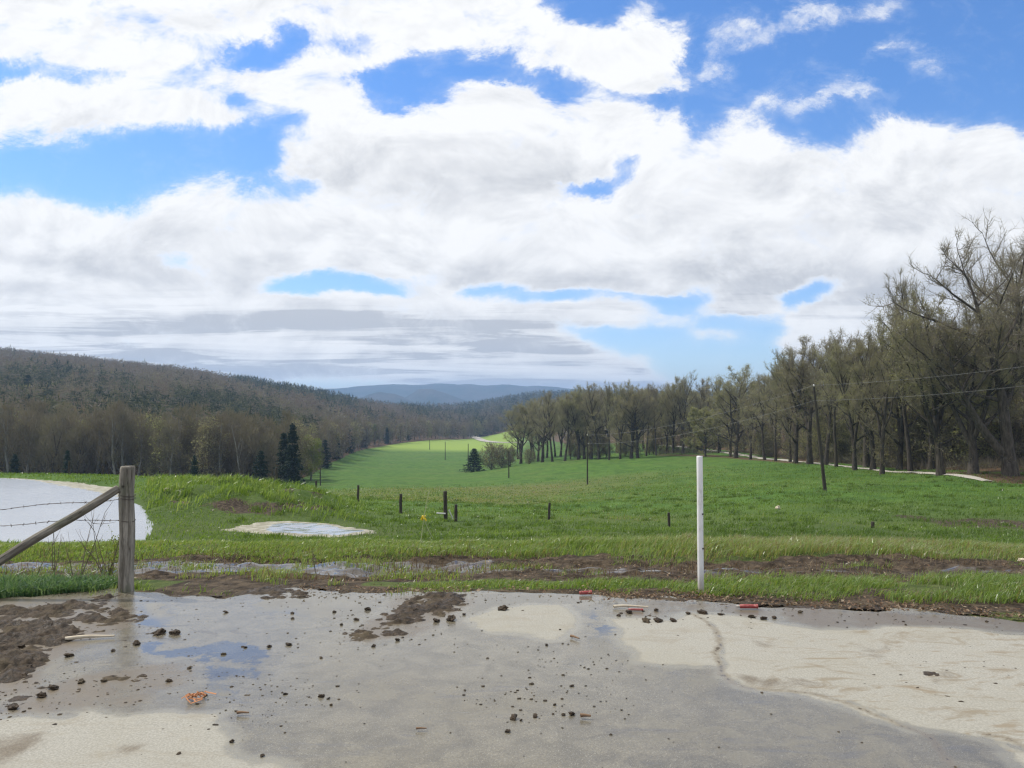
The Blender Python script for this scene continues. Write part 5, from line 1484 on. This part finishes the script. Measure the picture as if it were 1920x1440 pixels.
# broad bluish grass in the lower left
x, y = uni(9000, -5.2, -3.55, 6.62, 7.35); u = upx(x, y)
k = (y > np.interp(u, [-200, 0, 120, 215, 230], [6.62, 6.70, 6.82, 6.92, 6.95]) + (fbm(x * 3, y * 0, 207, 2) - .5) * .2) & (u < 228)
x, y = x[k], y[k]
blades('broad_grass', 'broad bluish green grass left of the gate post', x, y, gr.uniform(.06, .19, len(x)), gr.uniform(.004, .008, len(x)), M_blue, gr.uniform(0, 1, len(x)), 302, (.1, -.2), bendk=1.5)
# rim of the slope beyond the ditch
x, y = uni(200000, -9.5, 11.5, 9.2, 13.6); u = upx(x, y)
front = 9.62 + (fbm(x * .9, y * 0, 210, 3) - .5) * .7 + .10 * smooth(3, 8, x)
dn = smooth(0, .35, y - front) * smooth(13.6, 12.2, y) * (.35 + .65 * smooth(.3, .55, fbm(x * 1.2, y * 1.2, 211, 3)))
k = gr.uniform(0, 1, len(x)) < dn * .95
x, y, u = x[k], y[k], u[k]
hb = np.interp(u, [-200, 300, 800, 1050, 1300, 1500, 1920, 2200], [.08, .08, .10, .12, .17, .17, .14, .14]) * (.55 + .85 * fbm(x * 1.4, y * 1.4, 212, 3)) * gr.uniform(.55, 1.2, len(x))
blades('rim_grass', 'bright long grass on the rim of the slope above the pasture', x, y, hb, gr.uniform(.003, .0065, len(x)), M_grass, np.clip(gr.normal(.46, .20, len(x)) + (.08 + .16 * smooth(10.8, 12.0, y) + .12) * smooth(1050, 1350, u) + (gr.uniform(0, 1, len(x)) < .05) * .35, 0, 1), 303, (.50, -.05), lean_sd=.5)  # paler tint towards the right and rear paints in whitish highlights
# dead red brown stalks standing in the ditch
x, y = uni(26000, -8, 9.5, 7.6, 10.2); u = upx(x, y)
dn = (smooth(.44, .62, fbm(x * .9, y * 1.8, 215, 3))) * np.interp(u, [-200, 300, 500, 1000, 1400, 1700, 2200], [.4, .7, 1, 1, .6, .35, .3])
k = gr.uniform(0, 1, len(x)) < dn * .55
x, y = x[k], y[k]
blades('dead_stalks', 'dead red brown weed stalks standing in the wet ditch', x, y, gr.uniform(.03, .16, len(x)), gr.uniform(.0018, .0042, len(x)), M_straw, gr.uniform(0, 1, len(x)), 304, (.05, 0), lean_sd=.4)
# clumps on the mud left of centre
x, y = uni(16000, -3.6, .2, 6.7, 9.9); u = upx(x, y)
k = fbm(x * 1.7, y * 1.7, 218, 3) > .60
x, y = x[k], y[k]
blades('grass_clumps', 'yellow green tufts growing out of the wet mud', x, y, gr.uniform(.03, .11, len(x)), gr.uniform(.002, .0045, len(x)), M_grass, np.clip(gr.normal(.58, .15, len(x)), 0, 1), 305, (.2, 0))
# slope and pasture sward
NP = 330000
uu = gr.uniform(-80, 2000, NP); D = 12.8 + (150 - 12.8) * gr.uniform(0, 1, NP) ** 1.7
x = (uu - 960) / F * D; y = D
wetz = poly_sd(x, y, PUD)
keep = (wetz < -.1) & ~((uu < np.interp(D, [24, 27, 36, 42, 46, 51], [272, 276, 276, 250, 200, -60])) & (D > 25.5) & (D < 51.5))
keep &= (forest_mask(x, y) < .1) & (gr.uniform(0, 1, len(x)) < smooth(150, 70, y))
keep &= gr.uniform(0, 1, len(x)) < (.30 + .70 * smooth(.36, .60, fbm(x * .5, y * .35, 221, 4)))
keep &= gr.uniform(0, 1, len(x)) > 1.15 * bare_soil(x, y)
x, y, uu = x[keep], y[keep], uu[keep]
bm = bank_mask(x, y)
h_ = gr.uniform(.05, .13, len(x)) * (1 + y / 130) * (1 + 1.6 * bm * smooth(.45, .65, fbm(x * .8, y * .8, 222, 3)))
tz = sum(k_ * np.exp(-((x - (a_ - 960) / F * b_) / c_) ** 2 - ((y - b_) / d_) ** 2) for a_, b_, c_, d_, k_ in [(930, 112, 22, 14, 1), (780, 75, 14, 9, .6), (1020, 92, 9, 9, .7), (1170, 42, 5, 3, .5), (870, 70, 9, 7, .6), (560, 90, 20, 12, .7), (1300, 75, 12, 5, .4), (1000, 52, 8, 3, .4)])
ti_ = np.clip(gr.normal(.22, .11, len(x)) + (fbm(x / 5, y / 3, 223, 3) - .5) * .6 + np.where(gr.uniform(0, 1, len(x)) < tz * .55, .55, 0), 0, .95)
blades('pasture_grass', 'short green sward of the sloping pasture', x, y, h_, .004 + y * .00030 * gr.uniform(.6, 1.3, len(x)), M_grass, ti_, 306, (.35, 0))
# rank darker tufts dotted over the near pasture
n0 = 420; uu = gr.uniform(420, 2000, n0); D = gr.uniform(20, 75, n0); x0 = np.repeat((uu - 960) / F * D, 42); y0 = np.repeat(D, 42)
x = x0 + gr.normal(0, .16, len(x0)); y = y0 + gr.normal(0, .16, len(x0)); k = poly_sd(x, y, PUD) < -.4; x, y = x[k], y[k]
blades('pasture_tufts', 'darker rank grass tufts dotted over the pasture', x, y, gr.uniform(.12, .30, len(x)), .004 + y * .00028, M_grass, np.clip(gr.normal(.10, .10, len(x)), 0, .5), 309, (.3, 0), lean_sd=.6)
# shaggy clumps on the bank behind the farm puddle and the pond's far shore
x, y = uni(60000, -24, -5, 30, 58); u = upx(x, y)
bm = np.maximum(bank_mask(x, y), .8 * smooth(52, 53, y) * (u < 420))
k = (gr.uniform(0, 1, len(x)) < bm * smooth(.42, .60, fbm(x * .7, y * .7, 226, 3))) & (poly_sd(x, y, PUD) < -.15) & (gr.uniform(0, 1, len(x)) > 1.2 * bare_soil(x, y)) & ~((u < 276) & (y < 51.2))
x, y = x[k], y[k]
blades('bank_grass', 'shaggy tall grass on the bank between pond and pool', x, y, gr.uniform(.18, .55, len(x)), gr.uniform(.012, .024, len(x)), M_grass, np.clip(gr.normal(.36, .16, len(x)) + (fbm(x / 2, y / 2, 227, 3) - .5) * .6, 0, .8), 307, (.3, 0))

# ------------------------------------------------------------------ churned mud lying on the yard
m, t, out = material("wet_churned_mud")
P = t.pos()
n = t.noise(P, 22, 6, .7); n2 = t.noise(P, 3.5, 4, .6); n3 = t.noise(P, 120, 3, .6)
c = t.mix(t.step(n, .32, .66), (0.014, 0.010, 0.006), (0.072, 0.050, 0.031))
c = t.mix(t.m('MULTIPLY', t.step(n2, .50, .66), .55), c, (0.125, 0.102, 0.068))
c = t.mix(t.m('MULTIPLY', t.step(n3, .62, .72), .5), c, (0.17, 0.14, 0.09))
principled(t, out, c, t.lin(n2, .35, .65, .30, .85), t.bump(t.m('ADD', n, t.m('MULTIPLY', n3, .5)), .9, .02), .18)
M_mud = m
MUD = [  # polygon in photo pixels, height, lump density
    ([(-500, 1142), (0, 1140), (100, 1134), (170, 1118), (240, 1112), (215, 1140), (262, 1152), (268, 1166), (205, 1178), (190, 1186), (140, 1196), (105, 1212), (100, 1238), (70, 1262), (30, 1290), (-20, 1330), (-500, 1400)], .062, 1.0),
    ([(0, 1330), (20, 1310), (60, 1290), (88, 1280), (150, 1262), (200, 1258), (260, 1256), (385, 1243), (375, 1262), (340, 1276), (290, 1285), (200, 1284), (120, 1300), (60, 1322), (20, 1342)], .030, .65),
    ([(626, 1198), (645, 1188), (690, 1170), (700, 1152), (735, 1140), (765, 1122), (800, 1112), (852, 1110), (890, 1124), (878, 1134), (860, 1152), (828, 1158), (800, 1150), (775, 1165), (778, 1190), (720, 1196), (660, 1206)], .048, .95),
    ([(205, 1196), (250, 1192), (296, 1174), (318, 1176), (338, 1182), (310, 1192), (262, 1200), (220, 1206)], .040, .9),
    ([(438, 1304), (462, 1292), (520, 1292), (524, 1300), (478, 1308), (474, 1324), (448, 1318)], .026, .9),
    ([(1036, 1244), (1060, 1236), (1086, 1230), (1088, 1244), (1070, 1258), (1046, 1252)], .018, .7),
    ([(1722, 1268), (1760, 1254), (1795, 1258), (1800, 1272), (1788, 1284), (1742, 1280)], .030, .9),
    ([(470, 1092), (560, 1084), (650, 1092), (700, 1100), (690, 1110), (600, 1112), (560, 1128), (470, 1126), (440, 1104)], .045, .75),
    ([(1150, 1118), (1290, 1100), (1420, 1112), (1600, 1122), (1780, 1128), (1930, 1142), (2100, 1150), (2100, 1172), (1930, 1158), (1750, 1150), (1600, 1146), (1460, 1140), (1320, 1134), (1200, 1128)], .030, .55),
    ([(1195, 1152), (1215, 1148), (1240, 1152), (1262, 1156), (1250, 1166), (1205, 1164)], .024, .8),
    ([(1285, 1142), (1330, 1138), (1365, 1140), (1360, 1150), (1300, 1150)], .022, .7), ([(975, 1302), (990, 1296), (1012, 1300), (1010, 1308), (985, 1310)], .016, .8), ([(1036, 1302), (1052, 1296), (1068, 1300), (1058, 1310), (1040, 1308)], .014, .8),
    ([(240, 1108), (300, 1104), (440, 1110), (470, 1120), (400, 1128), (300, 1126)], .022, .5),
]
mx = np.arange(-4.9, 4.9, .0125); my = np.arange(3.3, 7.75, .0125)
MY, MX = np.meshgrid(my, mx, indexing='ij')
XX = MX + (fbm(MX * 3.5, MY * 3.5, 401, 4) - .5) * .26; YY = MY + (fbm(MX * 3.5, MY * 3.5, 402, 4) - .5) * .26
d1, i1 = worley(MX * 6.5, MY * 6.5, 403); d2, i2 = worley(MX * 14, MY * 14, 404); d3, i3 = worley(MX * 32, MY * 32, 405)
hh = np.full(MX.shape, -.05)
for poly, H_, den in MUD:
    pp = padpoly(poly)
    x0 = min(p[0] for p in pp) - .3; x1 = max(p[0] for p in pp) + .3; y0 = min(p[1] for p in pp) - .3; y1 = max(p[1] for p in pp) + .3
    a0, a1 = np.searchsorted(my, [y0, y1]); b0, b1 = np.searchsorted(mx, [x0, x1])
    if a1 <= a0 or b1 <= b0: continue
    S_ = (slice(a0, a1), slice(b0, b1))
    sd = poly_sd(XX[S_], YY[S_], pp)
    brk_ = smooth(.40, .56, fbm(MX[S_] * 3.2 + MY[S_] * 1.5, MY[S_] * 5.5, 415, 4))
    body = smooth(-.06, .16, sd) * (.30 + .70 * brk_)
    l1 = np.where(i1[S_] < den, np.sqrt(np.clip(.34 - d1[S_] ** 2, 0, 1)), 0) * (.5 + i1[S_]); l2 = np.where(i2[S_] < den * .9, np.sqrt(np.clip(.30 - d2[S_] ** 2, 0, 1)), 0) * (.4 + i2[S_]); l3 = np.where(i3[S_] < den * .8, np.sqrt(np.clip(.28 - d3[S_] ** 2, 0, 1)), 0)
    z = .8 * H_ * (body * (l1 * .85 + fbm(MX[S_] * 2, MY[S_] * 2, 410, 3) * .45) + smooth(-.10, .10, sd) * (.45 + .55 * brk_) * (l2 * .62 + l3 * .34)) - .0115 + (fbm(MX[S_] * 25, MY[S_] * 25, 411, 2) - .5) * .008 - .02 * (1 - smooth(-.14, -.02, sd))
    hh[S_] = np.maximum(hh[S_], z)
lost = MY > np.interp(MX, ex, ey) + .55
keepv = ((hh > -.004) & ~lost).ravel()
gf = grid_faces(*MX.shape); gf = gf[keepv[gf].any(1) & ~lost.ravel()[gf].any(1)]
used = np.unique(gf); rm = np.full(MX.size, -1); rm[used] = np.arange(len(used))
base = np.where(MY > np.interp(MX, ex, ey) + .05, np.maximum(zfun(MX, MY), -.1), 0)
V = np.stack([MX, MY, np.maximum(hh, -.03) + base * smooth(0, .3, MY - np.interp(MX, ex, ey))], -1).reshape(-1, 3)[used]
tag(put('mud', mesh_np('mud', V, [rm[gf]], [M_mud], None, True)), 'churned lumpy wet mud spread over the edge of the yard', 'mud', kind='stuff')

# single clods
from mathutils import noise as mnoise
import bmesh


def clod_mesh(seed):
    bm = bmesh.new(); bmesh.ops.create_icosphere(bm, subdivisions=3, radius=1.0)
    o = Vector((seed * 3.7, seed * 1.3, 0))
    for v in bm.verts:
        p = v.co.copy(); k = 1 + .55 * mnoise.noise(p * 1.3 + o) + .32 * mnoise.noise(p * 3.1 + o) + .16 * mnoise.noise(p * 7 + o)
        v.co = Vector((p.x * k, p.y * k * .85, max(-.42, p.z * k * .72)))
    me = bpy.data.meshes.new('dirt_clod'); bm.to_mesh(me); bm.free(); me.materials.append(M_mud)
    return me


CL = [clod_mesh(k) for k in range(5)]
clods = [(943, 1137, 13, 'largest round dark clod alone on the wet concrete right of the mud heap'), (846, 1156, 13, 'dark clod at the lower right corner of the middle mud heap'), (818, 1160, 9, None), (1262, 1161, 8, 'dark clod at the top edge of the dry concrete slab'),
         (1234, 1160, 11, None), (1212, 1162, 9, None), (1318, 1146, 9, None), (1350, 1150, 6, None), (1410, 1154, 7, None), (1432, 1157, 7, None), (1452, 1156, 6, None), (963, 1343, 9, 'dark clod in the lower middle of the wet concrete'), (977, 1349, 4, None), (1003, 1341, 6, None), (1072, 1336, 7, None), (1056, 1338, 5, None),
         (1040, 1320, 4, None), (602, 1303, 7, None), (616, 1308, 4, None), (621, 1320, 4, None), (952, 1369, 6, None), (541, 1206, 7, None), (1025, 1208, 4, None), (602, 1232, 4, None), (328, 1184, 11, 'dark clod at the right tip of the small mud ridge'), (300, 1182, 12, None), (256, 1204, 9, None),
         (212, 1218, 6, None), (424, 1146, 6, None), (548, 1148, 5, None), (549, 1158, 5, None), (627, 1146, 4, None), (505, 1210, 6, None), (460, 1212, 5, None), (355, 1250, 6, None), (420, 1225, 5, None), (385, 1302, 5, None), (535, 1300, 4, None), (606, 1302, 4, None), (435, 1388, 6, None), (492, 1415, 5, None), (335, 1412, 5, None),
         (50, 1248, 12, None), (60, 1196, 11, None), (24, 1322, 12, None), (78, 1300, 12, None), (100, 1286, 11, None), (45, 1262, 10, None), (130, 1226, 9, None), (40, 1210, 9, None), (195, 1275, 7, None), (318, 1275, 6, None), (152, 1276, 8, None), (1160, 1152, 5, None), (1180, 1146, 7, None), (1230, 1142, 6, None), (1290, 1148, 6, None), (1500, 1146, 5, None), (1850, 1164, 4, None), (1698, 1170, 3, None),
         (700, 1210, 5, None), (745, 1198, 6, None), (690, 1140, 7, None), (668, 1160, 5, None), (780, 1142, 9, None), (1050, 1180, 3, None), (870, 1150, 5, None), (640, 1170, 4, None)]
rc = random.Random(4)
for k, (u, v, s_, lab) in enumerate(clods):
    x, y = pad(u, v + s_ * .5); r_ = .74 * s_ * y / F
    zb = float(zfun(np.array([x]), np.array([y]))[0]) if y > 7.2 else .0
    o = put('dirt_clod', CL[rc.randrange(5)], None, (x, y, zb + r_ * .30), (rc.uniform(-.3, .3), rc.uniform(-.3, .3), rc.uniform(0, 6.28)), (r_ * rc.uniform(.9, 1.5), r_, r_ * rc.uniform(.55, .95)))
    tag(o, lab or 'small dark clod of mud dropped on the wet concrete yard', 'dirt clod', 'clods of mud on the yard')

# crumbs and grit
NC = 1900
r_ = np.random.default_rng(91)
cu_, cv_ = r_.uniform(-60, 1980, NC * 4), 1108 + 332 * r_.uniform(0, 1, NC * 4) ** 1.3
pp = [pad(a, b) for a, b in zip(cu_, cv_)]; cx = np.array([p[0] for p in pp]); cy = np.array([p[1] for p in pp])
w_ = np.zeros(NC * 4) + .035
for poly, H_, den in MUD: w_ = np.maximum(w_, smooth(-.75, .0, poly_sd(cx, cy, padpoly(poly))) ** 2)
w_ = np.maximum(w_, .16 * smooth(.60, .72, fbm(cx * 2.6, cy * 2.6, 421, 4)) * (cu_ < 1200))
w_ = np.maximum(w_, 0.22 * smooth(.52, .64, fbm(cx * 2.0, cy * 2.0, 423, 4)) * (cu_ < 700) * (cv_ < 1300))
w_ *= (cy < np.interp(cx, ex, ey) + .1)
k = np.where(r_.uniform(0, 1, NC * 4) < w_)[0][:NC]
cx, cy = cx[k], cy[k]; n = len(k); rs = r_.lognormal(-5.75, .55, n).clip(.0014, .012)
octa = np.array([(1, 0, 0), (0, 1, 0), (-1, 0, 0), (0, -1, 0), (.7, .7, .6), (-.7, .7, .5), (-.7, -.7, .6), (.7, -.7, .5), (0, 0, .9)])
of = np.array([(0, 1, 4), (1, 2, 5), (2, 3, 6), (3, 0, 7), (4, 1, 5), (5, 2, 6), (6, 3, 7), (7, 0, 4), (4, 5, 8), (5, 6, 8), (6, 7, 8), (7, 4, 8)])
V = octa[None] * rs[:, None, None] * r_.uniform(.6, 1.4, (n, 9, 3)) * np.array([1.25, 1, .6])
V += np.stack([cx, cy, np.zeros(n)], 1)[:, None, :]
F_ = (of[None] + (np.arange(n) * 9)[:, None, None]).reshape(-1, 3)
tag(put('mud_crumbs', mesh_np('mud_crumbs', V.reshape(-1, 3), [F_], [M_mud], None, False)), 'crumbs of dark mud sprinkled over the wet concrete', 'mud crumbs', kind='stuff')

# dead leaves and wood chips along the verge
M_litter = leaf_mat("dead_leaf_litter", [(0.075, 0.042, 0.027), (0.135, 0.082, 0.050), (0.22, 0.155, 0.10), (0.42, 0.35, 0.26)], .15, 'tint')
n = 8500
u = r_.uniform(560, 2050, n); v = np.interp(u, [560, 700, 900, 1100, 1150, 1300, 1450, 1750, 1920, 2050], [1104, 1106, 1103, 1108, 1116, 1116, 1128, 1140, 1150, 1158]) + r_.normal(0, 6.5, n)
k = r_.uniform(0, 1, n) < np.interp(u, [560, 760, 900, 1090, 1140, 1300, 1340, 1500, 1700, 1900], [.35, .55, .15, .25, 1, 1, .55, .5, .8, .45]) * .45
u, v = u[k], v[k]; pp = np.array([pad(a, b) for a, b in zip(u, v)]); n = len(u)
zl = np.where(pp[:, 1] > np.interp(pp[:, 0], ex, ey), np.maximum(zfun(pp[:, 0], pp[:, 1]), -.06), 0) + .012 + r_.uniform(0, .03, n)
a = r_.uniform(0, 6.283, n); L_ = r_.uniform(.006, .021, n); W_ = L_ * r_.uniform(.3, .7, n)
dx_ = np.stack([np.cos(a), np.sin(a), r_.normal(0, .35, n)], 1) * L_[:, None]; dy_ = np.stack([-np.sin(a), np.cos(a), r_.normal(0, .35, n)], 1) * W_[:, None]
c0 = np.stack([pp[:, 0], pp[:, 1], zl], 1)
V = np.stack([c0 - dx_, c0 - dy_ + np.array([0, 0, .006]), c0 + dx_, c0 + dy_ + np.array([0, 0, .004])], 1).reshape(-1, 3)
tag(put('leaf_litter', mesh_np('leaf_litter', V, [np.arange(n)[:, None] * 4 + np.array([[0, 1, 2, 3]])], [M_litter], None, False, {'tint': np.repeat(r_.uniform(0, 1, n) ** 1.2, 4)})), 'dead brown leaves and chips littering the yard edge', 'leaf litter', kind='stuff')

n = 5200
u = r_.uniform(-60, 2000, n); yl = r_.uniform(7.75, 9.9, n); xl = (u - 960) / F * yl
k = r_.uniform(0, 1, n) < smooth(.40, .62, fbm(xl * 1.1, yl * 2.2, 431, 4)); xl, yl = xl[k], yl[k]; n = len(xl)
zl = zfun(xl, yl) + .004 + r_.uniform(0, .02, n)
a = r_.uniform(0, 6.283, n); L_ = r_.uniform(.006, .024, n); W_ = L_ * r_.uniform(.2, .6, n)
dx_ = np.stack([np.cos(a), np.sin(a), r_.normal(0, .3, n)], 1) * L_[:, None]; dy_ = np.stack([-np.sin(a), np.cos(a), r_.normal(0, .3, n)], 1) * W_[:, None]
c0 = np.stack([xl, yl, zl], 1)
V = np.stack([c0 - dx_, c0 - dy_ + np.array([0, 0, .006]), c0 + dx_, c0 + dy_ + np.array([0, 0, .004])], 1).reshape(-1, 3)
tag(put('ditch_litter', mesh_np('ditch_litter', V, [np.arange(n)[:, None] * 4 + np.array([[0, 1, 2, 3]])], [M_litter], None, False, {'tint': np.repeat(r_.uniform(0, 1, n) ** 1.4, 4)})), 'dead leaves and straw scattered in the muddy ditch', 'leaf litter', kind='stuff')
x, y = uni(30000, -8, 9.5, 7.9, 9.9)
k = fbm(x * 1.3, y * 2.0, 432, 3) > .60
x, y = x[k], y[k]
blades('ditch_grass', 'sparse green tufts growing through the ditch mud', x, y, gr.uniform(.03, .12, len(x)), gr.uniform(.002, .0045, len(x)), M_grass, np.clip(gr.normal(.5, .22, len(x)), 0, 1), 308, (.4, 0), lean_sd=.5)

# ------------------------------------------------------------------ small litter
m, t, out = material("faded_red_plastic"); P = t.pos(); n = t.noise(P, 30, 4, .6)
principled(t, out, t.mix(t.step(n, .4, .7), (0.26, 0.040, 0.040), (0.36, 0.115, 0.10)), .5, None, .4); M_red = m


def red_tube(u, v, L, r_, ang, label, cap=True):
    x, y = pad(u, v)
    o = bpy.data.objects.new('red_tube', None); COL.objects.link(o); o.location = (x, y, .004 + r_); o.rotation_euler = (0, 0, ang); tag(o, label, 'plastic tube', 'red plastic tubes at the yard edge')
    acc = ([], []); q = [-.5, -.49, -.2, .2, .42, .42, .5]; rr = [.2, .95, 1.0, 1.0, .98, 1.12, 1.1]
    tube(np.array([(a * L, 0, .0004 * k) for k, a in enumerate(q)]), np.array(rr) * r_, 12, acc)
    put('tube_body', mesh_np('tube_body', acc[0][0], [acc[1][0]], [M_red], None, True), o)
    if cap:
        acc = ([], []); tube(np.array([(-.49 * L, 0, 0), (-.56 * L, 0, .0005), (-.68 * L, 0, 0), (-.69 * L, 0, 0)]), np.array([.6, .6, .45, .05]) * r_, 10, acc)
        put('nozzle', mesh_np('nozzle', acc[0][0], [acc[1][0]], [M_white], None, True), o)


red_tube(1404, 1142, .140, .016, R(-4), 'red plastic tube with pale nozzle lying at the right of the white post')
red_tube(1098, 1116, .105, .016, R(8), 'crumpled red plastic tube lying in the grass edge left of the leaf litter', False)
red_tube(1192, 1146, .115, .008, R(-6), 'thin red tube half buried in mud above the dry slab', True)
m, t, out = material("pale_chip_of_wood"); principled(t, out, t.mix(t.noise(t.pos(), 25, 4), (0.42, 0.35, 0.25), (0.60, 0.54, 0.43)), .8, None, .2); M_chip = m
m, t, out = material("brown_stick"); principled(t, out, t.mix(t.noise(t.pos(), 40, 4), (0.13, 0.075, 0.045), (0.24, 0.16, 0.10)), .85, None, .2); M_stick = m


def stick(u0, v0, u1, v1, r_, mat, label, name='stick'):
    a = np.array(list(pad(u0, v0)) + [r_ + .004]); b = np.array(list(pad(u1, v1)) + [r_ + .006]); q = np.linspace(0, 1, 9)[:, None]
    c = a * (1 - q) + b * q; Ls = float(np.linalg.norm(b - a)); c[:, 1] += .035 * Ls * np.sin(q[:, 0] * 4); c[:, 2] += .01 * Ls * np.sin(q[:, 0] * 5) + .002
    acc = ([], []); tube(c, r_ * (1.15 - .6 * q[:, 0]), 7, acc)
    tag(put(name, mesh_np(name, acc[0][0], [acc[1][0]], [mat], None, True)), label, 'stick')


stick(122, 1203, 216, 1196, .012, M_chip, 'long pale stripped stick lying on the mud at left')
stick(444, 1341, 467, 1341, .007, M_stick, 'short straight brown stick on the concrete below the blue puddle')
stick(1070, 1196, 1086, 1201, .008, M_stick, 'short dark brown stick below the oval dry patch')
stick(780, 1370, 800, 1370, .005, M_stick, 'thin short brown stick low in the middle of the yard')
stick(1088, 1347, 1108, 1348, .009, M_stick, 'stubby dark stick at the right of the lower clods')
stick(1150, 1141, 1215, 1141, .010, M_chip, 'pale peeled stick lying against the thin red tube', 'stick')
# twist of orange bark peelings
rr = np.random.default_rng(15); px0, py0 = pad(366, 1312); vv, ff = [], []
for k in range(9):
    a = rr.uniform(0, 6.28); L_ = rr.uniform(.06, .13); c0 = np.array([px0 + rr.normal(0, .02), py0 + rr.normal(0, .02), .008]); b0 = len(vv)
    for q in range(7):
        s = q / 6; a2 = a + 1.8 * (s - .5) * rr.choice([-1, 1]); p = c0 + np.array([math.cos(a2) * L_ * (s - .5), math.sin(a2) * L_ * (s - .5), .025 * math.sin(s * 3.1) * rr.uniform(.5, 1.2)])
        vv += [p + np.array([0, .004, .004]), p - np.array([0, .004, -.001])]
        if q: i = b0 + 2 * q; ff.append((i - 2, i - 1, i + 1, i))
m, t, out = material("orange_bark_peel"); principled(t, out, t.mix(t.noise(t.pos(), 60, 3), (0.36, 0.13, 0.055), (0.50, 0.27, 0.14)), .8, None, .2)
pe_ = put('bark_peelings', mesh_np('bark_peelings', np.array(vv), [np.array(ff)], [m]), None)
sm = pe_.modifiers.new('thick', 'SOLIDIFY'); sm.thickness = .0018
tag(pe_, 'small twisted heap of orange bark peelings beside the blue puddle', 'bark peelings')
for k, (u, v, D, s_, lab) in enumerate([(318, 946, 38.5, .16, 'pale stone on the grassy bank right of the pond'), (1457, 972, 44, .14, 'white scrap lying in the pasture right of the white post'), (1912, 1062, 9.9, .04, 'pale stone in the grass at the right edge'), (788, 1034, 10.1, .024, 'pale flat stone below the yellow ribboned cane'), (358, 905, 50, .14, 'pale stone behind the grassy bank')]):
    x = (u - 960) / F * D; z = float(zfun(np.array([x]), np.array([D]))[0])
    me = CL[k].copy(); me.materials.clear(); me.materials.append(M_chip)
    tag(put('pale_stone', me, None, (x, D, z + s_ * .8), (0, 0, k), (s_ * 1.3, s_, s_)), lab, 'stone')
